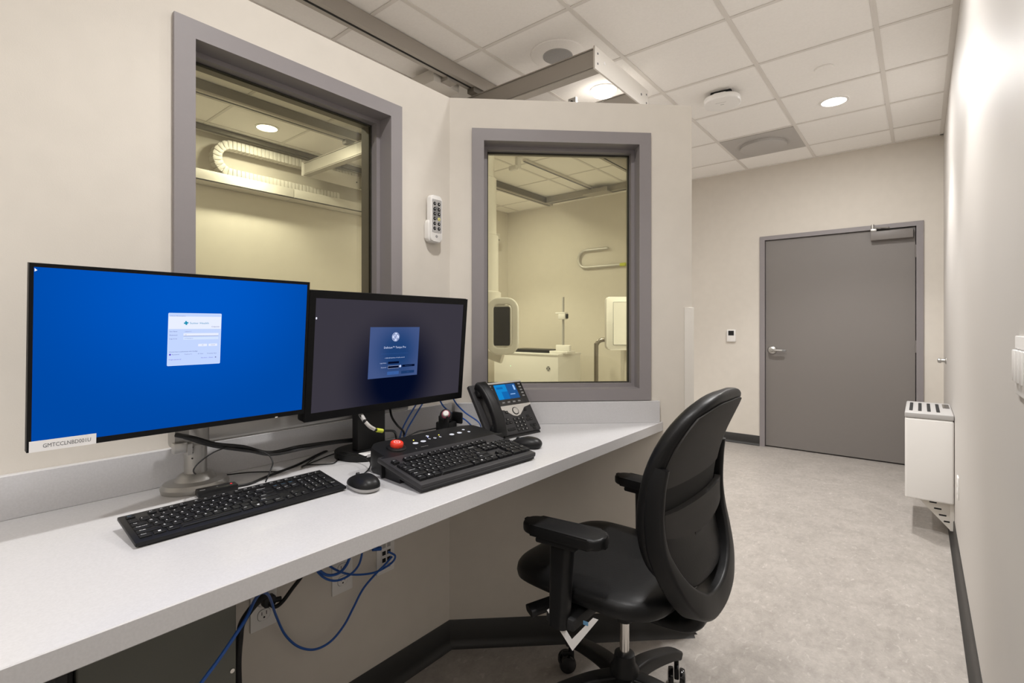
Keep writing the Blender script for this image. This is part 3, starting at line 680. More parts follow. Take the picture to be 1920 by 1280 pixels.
rframe(m, x0, x1, y0, y1, (0.006, 0.006, 0.011, 0.007), -0.016, 0.0012, MONM); m.b2(x0, x1, y0, y1, -0.016, -0.001, MONM)
m.b2(-0.16, 0.16, -0.11, 0.10, -0.04, -0.016, MONM, bev=0.012); m.build('monitor_case', t)
scr = MB().quad(x0, x1, y0, y1, 0.0, E_BLUEG).build('screen', t, 'bright blue screen')
m = MB()
m.text('', Matrix(), 1, INKG)
m.prism([(x0 + 0.001, y1 - 0.002), (x0 + 0.001, y1 - 0.008), (x0 + 0.0045, y1 - 0.0055)], 0.0003, 0.0005, emis('cursor_white', (0.9, 0.92, 1), 1)); m.build('mouse_pointer', scr)
E_W, E_P, E_L = emis('dialog_white', sr(226, 232, 252), 1), emis('dialog_blue', sr(190, 208, 250), 1), emis('dialog_edge', sr(206, 222, 255), 1)
E_T, E_N, E_G, E_V = emis('teal_text', sr(22, 140, 175), 1), emis('navy_text', sr(50, 60, 120), 1), emis('grey_text', sr(120, 125, 170), 1), emis('violet_text', sr(80, 50, 190), 1)
m = MB(); Kd = Matrix.Translation((0.003, 0.0265, 0.0004)); a, b = 0.050, 0.0545
m.prism(rrect(2 * a, 2 * b, 0.002, 3), 0, 0.0002, E_L, Kd); m.quad(-a + 0.001, a - 0.001, -b + 0.001, b - 0.001, 0.0003, E_P, Kd); m.quad(-a + 0.001, a - 0.001, 0.0215, b - 0.007, 0.0004, E_W, Kd)
def tx(s, x, y, h, mt, wd=None, al='l'): m.text(s, Kd @ Matrix.Translation((x, y, 0.0006)), h, mt, wd, al)
tx('Unlock Workstation', -0.047, 0.0485, 0.0022, E_G, 0.028); tx('Sutter Health', -0.011, 0.034, 0.0042, E_T, 0.036); tx('Corporate', 0.046, 0.0265, 0.0028, E_N, 0.0155, 'r')
for ang in (0, 90): m.box((-0.0178, 0.034, 0.0006), (0.0082, 0.0030, 0.0002), E_T, Kd @ Matrix.Translation((-0.0178, 0.034, 0)) @ Matrix.Rotation(R_(ang + 8), 4, 'Z') @ Matrix.Translation((0.0178, -0.034, 0)))
for s_, y_ in (('User Name', 0.0165), ('Password', 0.009), ('Log on to', 0.0015)): tx(s_, -0.047, y_, 0.0021, E_N, 0.0135)
tx('support1', -0.020, 0.0165, 0.0019, E_G, 0.012); m.quad(-0.022, 0.045, 0.0065, 0.0125, 0.0004, E_W, Kd); m.quad(-0.022, 0.045, 0.0065, 0.0071, 0.0005, E_N, Kd); tx('***', -0.020, 0.0090, 0.002, E_N, 0.004)
m.quad(-0.022, 0.045, -0.001, 0.0045, 0.0004, E_L, Kd); tx('SUTTERHEALTH', -0.020, 0.0018, 0.0018, E_G, 0.016)
for x_, s_ in ((0.0145, 'OK'), (0.0345, 'Cancel')): m.quad(x_ - 0.0085, x_ + 0.0085, -0.0155, -0.0105, 0.0004, E_W, Kd); tx(s_, x_, -0.013, 0.0018, E_N, 0.003 if s_ == 'OK' else 0.008, 'c')
tx('Choose how to authenticate with OneSign', -0.047, -0.0255, 0.0022, E_N, 0.052); m.disc(-0.0452, -0.0312, 0.0005, 0.0018, E_V, Kd, 14)
for s_, x_, w_ in (('Password', -0.042, 0.013), ('Fingerprint', -0.019, 0.014), ('ID Token', 0.006, 0.010), ('Proximity Card', 0.024, 0.018)): tx(s_, x_, -0.0312, 0.0019, E_N if s_[0] != 'F' else E_G, w_)
tx('Forgot password?', -0.047, -0.0415, 0.0021, E_V, 0.022); tx('Shut down  |  Restart', 0.036, -0.0400, 0.0021, E_V, 0.024, 'r'); m.disc(0.0405, -0.0400, 0.0006, 0.0014, E_G, Kd, 12)
m.build('login_window', scr, 'pale login window')
m = MB(); Kl = Matrix.Translation((x0 + 0.043, y0 - 0.0015, 0.0016)); m.b2(-0.046, 0.046, -0.0098, 0.0098, 0, 0.0004, LABELW, M=Kl)
m.text('GMTCCLNBD001U', Kl @ Matrix.Translation((0.005, 0, 0.0006)), 0.0075, INKG, 0.066)
m.build('asset_label', t, 'white printed asset label')
MB().b2(0.18, 0.186, y0 - 0.0112, y0 - 0.009, 0.001, 0.0016, LABELW).build('power_light', t)

# second monitor
E_GR = grad_mat('navy_screen_grey_glare', 0.0, -0.075, 0.215, 0.225, sr(3, 10, 34), sr(56, 53, 62), 0.28, 1.0)  # outer grey is viewing-angle glare painted into the screen emission
M2c = Vector((-1.215, 0.950, 1.166))
t = thing('monitor', 'thick-bezel black monitor showing a dark login screen', 'monitor', M=frame(M2c, (0, 1, 0), vt))
SW, SH = 0.536, 0.300; x0, x1, y0, y1 = -SW / 2, SW / 2, -SH / 2, SH / 2
m = MB()
n = 0.019; m.prism([(p[0], p[1] - 0.001) for p in rrect(SW + 2 * n, SH + 0.043, 0.008, 4)], -0.030, -0.001, MONM, bev=0.002)
rframe(m, x0, x1, y0, y1, (n - 0.002, n - 0.002, 0.021, 0.019), -0.004, 0.002, MONM)
m.b2(-0.18, 0.18, -0.13, 0.08, -0.055, -0.03, MONM, bev=0.01)
m.build('monitor_case', t)
scr = MB().quad(x0, x1, y0, y1, 0.0, E_GR).build('screen', t, 'navy screen with grey viewing glare painted in')
MB().disc(x0 + 0.004, y1 - 0.052, 0.0005, 0.0022, emis('pointer_white', (0.8, 0.8, 0.9), 1), n=10, ry=0.0032).build('mouse_pointer', scr)
E_D = grad_mat('dialog_navy', 0, 0, 0.11, 0.11, sr(30, 62, 112), sr(66, 84, 130), 0.2, 1.0); E_DT, E_BX = emis('pale_text', sr(205, 215, 245), 1), emis('field_dark', sr(4, 12, 40), 1)
E_B1, E_B2 = emis('login_key', sr(56, 92, 155), 1), emis('cancel_key', sr(28, 56, 102), 1)
Kd = Matrix.Translation((-0.009, 0.0, 0.0004)); a, b = 0.090, 0.0745; m = MB()
m.b2(-a, a, -b, b, 0, 0.0002, E_D, M=Kd)
monogram(m, Kd @ Matrix.Translation((0.0, 0.0455, 0.0006)), 0.0135, emis('badge_ink', sr(60, 84, 140), 1), E_DT)
def tx(s, x, y, h, mt, wd=None, al='c'): m.text(s, Kd @ Matrix.Translation((x, y, 0.0008)), h, mt, wd, al)
tx('Definium\u2122 Tempo Pro', 0.0, 0.0145, 0.0062, E_DT, 0.080); m.quad(-0.05, 0.05, -0.0045, -0.0041, 0.0005, E_B1, Kd)
tx('\u00a9 2020 GE Healthcare. All rights reserved', 0.001, -0.0165, 0.0028, E_DT, 0.072)
tx('Login Name', -0.029, -0.031, 0.0028, E_DT, 0.022, 'r'); tx('Password', -0.029, -0.044, 0.0028, E_DT, 0.018, 'r')
m.quad(-0.0225, 0.0175, -0.0345, -0.028, 0.0005, E_BX, Kd); m.quad(-0.0225, 0.0175, -0.0485, -0.0405, 0.0005, E_DT, Kd); m.quad(-0.0222, 0.0172, -0.048, -0.041, 0.0006, E_BX, Kd)
m.disc(0.0225, -0.0435, 0.0006, 0.0036, E_DT, Kd, 14); m.quad(0.030, 0.078, -0.0465, -0.040, 0.0005, E_BX, Kd); tx('Emergency Access', 0.054, -0.0432, 0.0022, E_B1, 0.026)
m.quad(-0.024, 0.0185, -0.0675, -0.0575, 0.0005, E_B1, Kd); tx('Login', -0.003, -0.0625, 0.0024, E_D, 0.008); m.quad(0.0275, 0.0775, -0.067, -0.0585, 0.0005, E_B2, Kd); tx('Cancel', 0.053, -0.0627, 0.0024, E_B1, 0.009)
m.build('login_window', scr, 'navy login window')
# its stand
m = MB(); Ms = t.matrix_world.inverted()
def SM(o): return o
t2 = t
def world_part(mb, name, parent, label=None):
    o = mb.build(name, parent, label); o.matrix_parent_inverse = parent.matrix_world.inverted() if False else Matrix()
    o.matrix_local = parent.matrix_world.inverted(); return o
bpy.context.view_layer.update()
m = MB(); m.prism(off(rrect(0.17, 0.20, 0.084, 10), -1.285, 0.90), CH + 0.0005, CH + 0.018, BLACK, bev=0.004, seg=3); world_part(m, 'stand_base', t)
m = MB(); m.b2(-1.305, -1.275, 0.855, 0.952, CH + 0.018, 1.10, BLACKM, bev=0.003); m.b2(-1.28, -1.24, 0.86, 0.95, 1.03, 1.16, BLACKM, bev=0.003); world_part(m, 'stand_column', t)
m = MB(); K = frame((-1.215, 0.865, CH + 0.0185), (0.1, 1, 0), (-1, 0.1, 0)); m.b2(-0.03, 0.035, -0.008, 0.03, 0, 0.0006, LABELW, M=K)
m.box((0.0, -0.010, 0.004), (0.05, 0.0006, 0.010), LABELW, K @ Matrix.Rotation(0.4, 4, 'X'))
world_part(m, 'paper_label', t, 'folded white paper label')

# monitor arm
t = thing('monitor_mount', 'silver desk-mounted monitor arm with round base and horizontal beam', 'monitor arm', (-1.335, 0.452, CH + 0.0005))
MB().lathe([(0.070, 0), (0.072, 0.010), (0.066, 0.018), (0.044, 0.022), (0.036, 0.034), (0.028, 0.038)], ARMM, n=48, sx=0.86).build('arm_base', t)
m = MB(); m.cyl((0, 0, 0.03), (0, 0, 0.20), 0.0235, ARMM, n=32)
for k in range(3):
    a = R_(-35); m.cyl((0.02 * math.cos(a), 0.02 * math.sin(a), 0.075 + 0.013 * k), (0.0242 * math.cos(a), 0.0242 * math.sin(a), 0.075 + 0.013 * k), 0.002, SLOT, n=10)
m.build('arm_pole', t)
m = MB(); m.sweep([(0.0, -0.05, 0.135), (0.0, 0.02, 0.135), (0.0, 0.62, 0.135)], rrect(0.045, 0.062, 0.012, 4), ARMM, side=(1, 0, 0)); m.build('arm_beam', t)
m = MB(); m.lathe([(0.026, 0), (0.031, 0.006), (0.031, 0.055), (0.026, 0.06)], ARMM, Matrix.Translation((0.0, 0.0, 0.105)), 32); m.b2(-0.02, 0.10, -0.026, 0.026, 0.160, 0.19, ARMM, bev=0.006); m.build('arm_joint', t)
m = MB(); m.sweep([(0.025, -0.02, 0.10), (0.026, -0.03, 0.10)], rrect(0.024, 0.026, 0.003), LGREY); m.b2(0.015, 0.035, -0.055, -0.028, 0.094, 0.118, STEEL, bev=0.002); m.build('cable_clip', t)

# ---- keyboards
ROWS = [
    (0, [('Esc', 0, 1)] + [('F%d' % (k + 1), 2 + k + (k // 4) * 0.5, 1) for k in range(12)] + [(s, 15.25 + k, 1) for k, s in enumerate(('Prt', 'Scr', 'Brk'))]),
    (1, [(c, k, 1) for k, c in enumerate('`1234567890-=')] + [('Backspace', 13, 2)] + [(s, 15.25 + k, 1) for k, s in enumerate(('Ins', 'Home', 'PgUp'))] + [(s, 18.5 + k, 1) for k, s in enumerate(('Num', '/', '*', '-'))]),
    (2, [('Tab', 0, 1.5)] + [(c, 1.5 + k, 1) for k, c in enumerate('QWERTYUIOP[]')] + [('\\', 13.5, 1.5)] + [(s, 15.25 + k, 1) for k, s in enumerate(('Del', 'End', 'PgDn'))] + [(s, 18.5 + k, 1) for k, s in enumerate('789')] + [('+', 21.5, 1, 2)]),
    (3, [('Caps Lock', 0, 1.75)] + [(c, 1.75 + k, 1) for k, c in enumerate("ASDFGHJKL;'")] + [('Enter', 12.75, 2.25)] + [(s, 18.5 + k, 1) for k, s in enumerate('456')]),
    (4, [('Shift', 0, 2.25)] + [(c, 2.25 + k, 1) for k, c in enumerate('ZXCVBNM,./')] + [('Shift', 12.25, 2.75)] + [('^', 16.25, 1)] + [(s, 18.5 + k, 1) for k, s in enumerate('123')] + [('Enter', 21.5, 1, 2)]),
    (5, [('Ctrl', 0, 1.25), ('#', 1.25, 1.25), ('Alt', 2.5, 1.25), ('', 3.75, 6.25), ('Alt', 10, 1.25), ('#', 11.25, 1.25), ('=', 12.5, 1.25), ('Ctrl', 13.75, 1.25)] + [(s, 15.25 + k, 1) for k, s in enumerate('<v>')] + [('0', 18.5, 2), ('.', 20.5, 1)]),
]
def make_keys(t, M, W, D, hkey, gapf, chic, extra=()):
    """M: deck frame (x right, y back, z out of the deck); W x D: key field"""
    u = W / 22.5; vg = 0.35; v = D / (6 + vg); todo = []
    for r_, ks in ROWS:
        for k in ks:
            s, x, w_ = k[:3]; hh = k[3] if len(k) > 3 else 1
            yb = D - (r_ + 1) * v - (vg * v if r_ > 0 else 0)
            hy = v * (0.72 if r_ == 0 and chic else 1) if hh == 1 else 2 * v
            y0_ = yb if hh == 1 else yb - v
            todo.append((s, x * u, w_ * u, y0_, hy, r_))
    for s, x, w_ in extra: todo.append((s, x * u, w_ * u, D - v, v * 0.72, 0))
    todo.sort(key=lambda q: (M @ Vector((q[1] + q[2] / 2, q[3], 0)) + t.location - Vector((0, 0, 0))).length if False else -q[3] * 0 + (t.matrix_world @ M @ Vector((q[1], q[3], 0)) - Vector((0, 0, ZC))).length)
    def add(m, q):
        s, x, w_, y, h_, r_ = q; g_ = gapf
        m.box((x + w_ / 2, y + h_ / 2, hkey / 2), (w_ - g_, h_ - g_, hkey), KEYM, M, bev=0.0007, seg=1, taper=(0.90, 0.86) if not chic else (0.95, 0.93))
        if s:
            ink = INKB if (chic and s in ('Ins', 'Home', 'PgUp', 'Esc')) else INKW
            if s == '#':
                for a_, b_ in ((-1, -1), (-1, 1), (1, -1), (1, 1)): m.quad(x + w_ / 2 + a_ * 0.0011 - 0.001, x + w_ / 2 + a_ * 0.0011 + 0.001, y + h_ / 2 + b_ * 0.0011 - 0.001, y + h_ / 2 + b_ * 0.0011 + 0.001, hkey + 0.0001, INKW, M)
            else:
                hh = 0.0040 if len(s) == 1 else 0.0028
                m.text(s, M @ Matrix.Translation((x + g_ / 2 + w_ * 0.10 + 0.0015, y + h_ * 0.66, hkey + 0.0001)), hh, ink, None if len(s) < 2 else min(w_ * 0.62, 0.0019 * len(s)), 'l')
    for q in todo[:99]:
        m = MB(); add(m, q); m.build('key', t)
    m = MB()
    for q in todo[99:]: add(m, q)
    o = m.build('far_keys', t); o['kind'] = 'stuff'
# slim keyboard
t = thing('keyboard', 'slim black desktop keyboard in front of the blue-screened monitor', 'keyboard', (-1.047, 0.2615, CH), R_(89))
kbd_t = t
bpy.context.view_layer.update()
KW, KD = 0.405, 0.122; z0, z1 = 0.010, 0.026
m = MB(); vs = []
sl = math.atan2(z1 - z0, KD)
Mk = Matrix.Rotation(sl, 4, 'X')
m.b2(0, KW, 0, KD, 0.0035, 0.0105, BLACK, M=Mk, bev=0.0015)
m.b2(0.006, KW - 0.006, 0.004, KD - 0.01, 0.0005, 0.006, BLACKM, M=Mk)
m.build('keyboard_body', t)
m = MB()
for xx in (0.02, KW - 0.035): m.b2(xx, xx + 0.018, KD - 0.022, KD - 0.012, 0.0, 0.0205, BLACKM)
m.b2(0.02, KW - 0.02, 0.004, 0.010, 0.0, 0.005, BLACKM)
m.build('keyboard_foot', t)
make_keys(t, Mk @ Matrix.Translation((0.008, 0.012, 0.0105)), KW - 0.016, KD - 0.017, 0.0026, 0.0028, True, [(s, 18.5 + k, 1) for k, s in enumerate(('M', '-', '+', 'C'))])

# imaging keyboard with console
t = thing('control_console_keyboard', 'black imaging console keyboard with a round red button', 'control console', (-0.871, 0.96, CH), PI / 2 - R_(3.7))
bpy.context.view_layer.update()
m = MB(); A = Matrix.Translation((0, 0.0, 0.004)) @ Matrix.Rotation(math.atan2(0.026, 0.155), 4, 'X')
m.b2(-0.203, 0.203, 0.0, 0.185, 0.004, 0.018, GREYBK, M=A, bev=0.004, seg=2)
m.b2(-0.200, 0.200, 0.003, 0.15, -0.002, 0.005, BLACKM, M=A)
m.b2(-0.200, 0.200, -0.0008, 0.001, 0.0095, 0.0103, SLOT, M=A)
m.build('keyboard_tray', t)
m = MB(); m.b2(-0.19, 0.19, 0.10, 0.17, 0.0, 0.024, BLACKM); m.b2(-0.19, -0.15, 0.01, 0.03, 0.0, 0.006, BLACKM); m.b2(0.15, 0.19, 0.01, 0.03, 0.0, 0.006, BLACKM); m.build('tray_foot', t)
make_keys(t, A @ Matrix.Translation((-0.195, 0.016, 0.018)), 0.39, 0.124, 0.0072, 0.0012, False)
# console bar
cs = MB(); pts = [(-0.188, 0.200), (-0.185, 0.178), (-0.172, 0.160), (0.205, 0.155), (0.212, 0.17), (0.20, 0.24), (0.165, 0.262), (0.05, 0.268), (-0.09, 0.262), (-0.155, 0.262), (-0.178, 0.248), (-0.188, 0.23)]
cen = Vector((0.0, 0.21))
nn = len(pts); vs = []; fs = []
def top(y): return 0.048 + (y - 0.155) * 0.20
pts = [(p.x, p.y) for p in smooth([(a, b, 0) for a, b in pts + [pts[0]]], 4)][:-1]; nn = len(pts)
for sc_, zf in ((0.94, lambda y: 0.0), (0.985, lambda y: 0.006), (0.99, lambda y: 0.020), (1.0, lambda y: 0.024), (1.0, lambda y: top(y) - 0.012), (0.985, lambda y: top(y) - 0.004), (0.955, lambda y: top(y))):
    for a, b in pts:
        vx = a * (1 - (1 - sc_) * 0.35); vy = cen.y + (b - cen.y) * sc_; vs.append((vx, vy, zf(vy)))
K7 = 7
for j in range(K7 - 1):
    for i in range(nn): fs.append((j * nn + i, j * nn + (i + 1) % nn, (j + 1) * nn + (i + 1) % nn, (j + 1) * nn + i))
fs.append(tuple(range(nn))[::-1]); fs.append(tuple(range((K7 - 1) * nn, K7 * nn)))
cs.faces(vs, fs, BLACK); csl = cs.build('console_housing', t)
def CT(x, y): return Matrix.Translation((x, y, top(y))) @ Matrix.Rotation(math.atan(0.20), 4, 'X')
m = MB(); m.lathe([(0.027, -0.002), (0.026, 0.003), (0.019, 0.006)], BLACK, CT(-0.128, 0.206), 32); m.build('button_collar', t)
m = MB(); m.lathe([(0.0165, 0.004), (0.0175, 0.008), (0.0172, 0.015), (0.0155, 0.0172)], REDP, CT(-0.128, 0.206), 32)
m.sweep([(0.008 * math.cos(2 * PI * k / 20), 0.008 * math.sin(2 * PI * k / 20), 0.0175) for k in range(21)], [(-0.0007, 0), (0.0007, 0), (0, 0.0003)], INKW, M=CT(-0.128, 0.206)); m.text('S', CT(-0.128, 0.206) @ Matrix.Translation((0, 0, 0.0176)), 0.007, INKW)
m.build('emergency_button', t, 'round red emergency button')
for x, y, rx, ry in ((-0.0628, 0.210, 0.0085, 0.0062), (-0.0351, 0.2115, 0.0085, 0.0062), (-0.0005, 0.238, 0.0048, 0.0045), (-0.008, 0.2185, 0.0035, 0.0035), (0.0102, 0.2165, 0.0045, 0.0045), (0.0302, 0.2175, 0.0035, 0.0042), (0.0742, 0.217, 0.0085, 0.0062), (0.1045, 0.2175, 0.0085, 0.0062), (0.133, 0.232, 0.0048, 0.0042), (0.138, 0.212, 0.0048, 0.0042)):
    m = MB(); m.disc(0, 0, 0.0006, rx, BTNW, CT(x, y), 20, ry)
    if rx < 0.0046: m.disc(0, 0, 0.0009, rx * 0.5, INKG, CT(x, y), 10)
    m.build('button', t, 'pale oval button')
for x, y, c, nm in ((-0.0555, 0.229, (0.9, 0.75, 0.1), 'yellow'), (-0.0042, 0.231, (0.4, 0.45, 1.0), 'blue'), (0.0354, 0.230, (0.9, 0.75, 0.1), 'yellow'), (-0.095, 0.244, (0.9, 0.4, 0.25), 'orange')):
    MB().disc(0, 0, 0.0007, 0.0019, emis('led_' + nm, c, 2.5), CT(x, y), 10).build('indicator_light', t, 'small %s light' % nm)
m = MB(); m.text('i.', CT(-0.082, 0.180) @ Matrix.Translation((0, 0, 0.0006)), 0.008, LGREY); m.quad(-0.067, -0.043, 0.1795, 0.1808, 0.0545, LGREY); m.build('console_print', t)
# exposure hand switch in its holder
t = thing('exposure_hand_switch', 'black hand switch with pinkish-white button in a holder behind the console', 'hand switch', (-1.205, 1.135, CH + 0.001))
m = MB(); m.b2(-0.02, 0.03, -0.024, 0.028, 0.0, 0.072, BLACK, bev=0.006); m.b2(0.0, 0.045, -0.03, -0.022, 0.045, 0.095, BLACK, bev=0.004); m.b2(0.0, 0.045, 0.030, 0.040, 0.062, 0.100, BLACK, bev=0.005)
m.build('switch_holder', t)
nv = Vector((0.62, -0.62, 0.42)).normalized(); uu = Vector((0, 0, 1)).cross(nv).normalized(); Kc = frame((0.0, 0.006, 0.080), uu, nv.cross(uu))
MB().lathe([(0.017, -0.035), (0.020, -0.02), (0.0205, 0.03), (0.019, 0.042), (0.016, 0.044)], BLACK, Kc, 28).build('switch_grip', t)
MB().lathe([(0.0135, 0.043), (0.0135, 0.050), (0.0115, 0.052)], PINKM, Kc, 24).build('button_ring', t, 'dark pink ring')
MB().lathe([(0.0095, 0.050), (0.0095, 0.058), (0.007, 0.061)], WHITEP, Kc, 24).build('switch_button', t, 'white push button')

# ---- mice
def mouse(lab, loc, rz, L=0.102, Wd=0.060, H=0.036, cord=None, rim=LGREY):
    t = thing('computer_mouse', lab, 'mouse', loc, rz)
    m = MB(); nu = 28; rows = [(0.90, 0.0015), (1.0, 0.006), (1.02, 0.012)]; 
    def ring(sc_, z):
        return [(sc_ * L / 2 * math.copysign(abs(math.cos(a)) ** 0.85, math.cos(a)), sc_ * Wd / 2 * math.copysign(abs(math.sin(a)) ** 0.8, math.sin(a)), z) for a in [2 * PI * i / nu for i in range(nu)]]
    def stack(rs, mt):
        vs = sum(rs, []); fs = [tuple(range(nu))[::-1], tuple(range((len(rs) - 1) * nu, len(rs) * nu))]
        for j in range(len(rs) - 1):
            for i in range(nu): fs.append((j * nu + i, j * nu + (i + 1) % nu, (j + 1) * nu + (i + 1) % nu, (j + 1) * nu + i))
        m.faces(vs, fs, mt)
    stack([ring(s_, z_) for s_, z_ in rows], rim); m.build('mouse_base', t)
    m = MB(); rs = []
    for k in range(9):
        a = PI / 2 * k / 8; rr = ring(1.03 * math.cos(a) ** 0.8 if k < 8 else 0.04, 0); z = 0.011 + (H - 0.011) * math.sin(a)
        rs.append([(x * 1.0 - 0.004 * math.sin(a), y, 0.011 + (z - 0.011) * (1 - 0.35 * max(0, x / (L / 2)))) for x, y, _ in rr])
    stack(rs, BLACK); sh = m.build('mouse_shell', t, sharp=60)
    MB().cyl((L * 0.27, -0.003, H * 0.72), (L * 0.27, 0.003, H * 0.72), 0.006, BLACKM, n=16).build('scroll_wheel', t)
    return t
mouse_t = mouse('black mouse with grey underside between the two keyboards', (-1.022, 0.700, CH), R_(172))
mouse('black mouse beside the right end of the console keyboard', (-0.968, 1.262, CH), R_(200), 0.10, 0.062, 0.034, rim=BLACK)

# card reader
t = thing('card_reader', 'small black card reader with a red light behind the slim keyboard', 'card reader', (-1.252, 0.468, CH + 0.0003), R_(83))
MB().b2(-0.041, 0.041, -0.0145, 0.0145, 0.001, 0.016, BLACK, bev=0.003).build('reader_case', t)
m = MB(); m.disc(0.029, 0.0, 0.0164, 0.0022, emis('red_led', (1, 0.03, 0.05), 1.5), n=12); m.build('indicator_light', t, 'red light')
m = MB(); m.b2(-0.037, -0.026, -0.009, -0.0075, 0.016, 0.0162, LGREY); m.text('e', Matrix.Translation((0.0, 0, 0.0163)), 0.006, LGREY); m.build('reader_print', t)

# ---- desk phone
ph_r = Vector((0.13, 0.99, 0)).normalized(); ph_b = Vector((-ph_r.y, ph_r.x, 0))
t = thing('desk_phone', 'black desk phone with blue display standing in the desk corner', 'phone', M=frame((-1.095, 1.235, CH), ph_r, ph_b))
# local: x right, y back, z up.  face tilted
ft = R_(56); FM = Matrix.Translation((0, 0.0, 0.012)) @ Matrix.Rotation(ft, 4, 'X'); FH = 0.200
m = MB(); m.box((0.155, FH / 2, -0.006), (0.175, FH, 0.016), GREYBK, FM, bev=0.004, seg=3)
m.prism([(0.0, 0.0), (0.13, 0.0), (0.115, 0.10), (0.10, 0.16), (0.06, 0.09)], 0.07, 0.24, BLACKM, Matrix(((0, 0, 1, 0), (1, 0, 0, 0), (0, 1, 0, 0), (0, 0, 0, 1))))
m.build('phone_body', t)
m = MB(); m.box((0.155, 0.149, 0.0028), (0.172, 0.088, 0.002), GLOSSB, FM, bev=0.0008, seg=1); m.build('display_surround', t)
m = MB(); m.box((0.155, 0.1965, 0.0025), (0.176, 0.007, 0.004), SILV, FM, bev=0.001, seg=1)
m.prism([(0.068, 0.106), (0.242, 0.106), (0.242, 0.100), (0.225, 0.095), (0.205, 0.092), (0.188, 0.078), (0.172, 0.066), (0.155, 0.062), (0.138, 0.066), (0.122, 0.078), (0.105, 0.090), (0.085, 0.093), (0.068, 0.094)], 0.002, 0.0036, SILV, FM)
m.build('silver_trim', t, 'silver trim band')
m = MB(); m.lathe([(0.0145, 0.003), (0.0145, 0.0045), (0.0125, 0.005)], SLOT, FM @ Matrix.Translation((0.155, 0.082, 0)), 28); m.lathe([(0.0115, 0.004), (0.0115, 0.0062), (0.010, 0.0068)], SILV, FM @ Matrix.Translation((0.155, 0.082, 0)), 28); m.build('navigation_ring', t)
m = MB(); sx0, sx1, sy0, sy1 = 0.102, 0.205, 0.130, 0.189
E1, E2, E3 = emis('phone_blue', sr(20, 130, 200), 1.0), emis('phone_blue_dark', sr(34, 82, 140), 1.0), emis('phone_blue_mid', sr(20, 100, 170), 1.0)
m.quad(sx0, sx1, sy0, sy1, 0.0040, E1, FM); m.quad(sx0 + 0.055, sx1, sy0, sy1, 0.0041, E2, FM); m.quad(sx0 + 0.008, sx0 + 0.038, sy1 - 0.018, sy1 - 0.010, 0.0042, E3, FM); m.quad(sx0 + 0.025, sx1 - 0.02, sy0, sy0 + 0.03, 0.0042, E3, FM); m.quad(sx0 + 0.055, sx1, sy0, sy0 + 0.030, 0.0043, E2, FM)
m.quad(sx1 - 0.014, sx1 - 0.006, sy1 - 0.026, sy1 - 0.006, 0.0043, emis('phone_icon', sr(150, 190, 240), 1), FM); m.quad(sx1 - 0.040, sx1 - 0.016, sy0 + 0.016, sy0 + 0.019, 0.0044, emis('phone_icon2', sr(150, 190, 240), 1), FM)
m.build('phone_display', t, 'blue phone display')
def pkey(x, y, w_=0.0135, h_=0.0105, ink=None, mt=SLOT, nm='phone_key'):
    m = MB(); m.box((x, y, 0.0028), (w_, h_, 0.003), mt, FM, bev=0.001, seg=1)
    if ink: m.text(ink, FM @ Matrix.Translation((x, y, 0.0046)), 0.0052, LABELW)
    m.build(nm, t)
for k in range(5):
    pkey(0.084, 0.185 - k * 0.012, 0.013, 0.007, None, MGREY, 'line_key'); pkey(0.226, 0.185 - k * 0.012, 0.013, 0.007, None, MGREY, 'line_key')
for k in range(4): pkey(0.117 + k * 0.0255, 0.118, 0.014, 0.007, None, MGREY, 'soft_key')
for k, s in enumerate(('1', '2', '3', '4', '5', '6', '7', '8', '9', '*', '0', '#')): pkey(0.136 + 0.0185 * (k % 3), 0.052 - 0.0135 * (k // 3), 0.0145, 0.0105, s)
for x, y, s in ((0.104, 0.056, 'o'), (0.097, 0.043, '.'), (0.113, 0.043, '-'), (0.203, 0.056, '.'), (0.196, 0.043, '.'), (0.212, 0.043, '-'), (0.203, 0.020, '.'), (0.219, 0.020, '.'), (0.211, 0.008, '.'), (0.113, 0.082, '~'), (0.203, 0.082, None)): pkey(x, y, 0.013, 0.010, s)
m = MB(); m.box((0.104, 0.018, 0.0028), (0.035, 0.010, 0.003), SLOT, FM, bev=0.002); m.build('volume_key', t)
# cradle and handset
m = MB(); m.box((0.030, FH / 2 + 0.004, -0.010), (0.062, FH * 0.98, 0.016), GREYBK, FM, bev=0.005); m.build('handset_cradle', t)
m = MB(); hp = [(0.032, 0.000, 0.016), (0.032, 0.022, 0.029), (0.032, 0.06, 0.038), (0.032, 0.10, 0.040), (0.032, 0.14, 0.036), (0.032, 0.172, 0.027), (0.032, 0.186, 0.018)]
def hprof(i, N=[0]):
    k = i / 36.0; e = abs(2 * k - 1); return rrect(0.044 + 0.008 * e ** 4, 0.026 + 0.004 * e ** 3, 0.010, 4)
m.sweep(smooth(hp, 6), hprof, BLACK, side=(1, 0, 0), M=FM)
for y in (0.022, 0.165): m.box((0.032, y, 0.012), (0.046, 0.038, 0.024), BLACK, FM, bev=0.010, seg=3)
m.build('handset', t, 'glossy black handset')

bpy.context.view_layer.update()
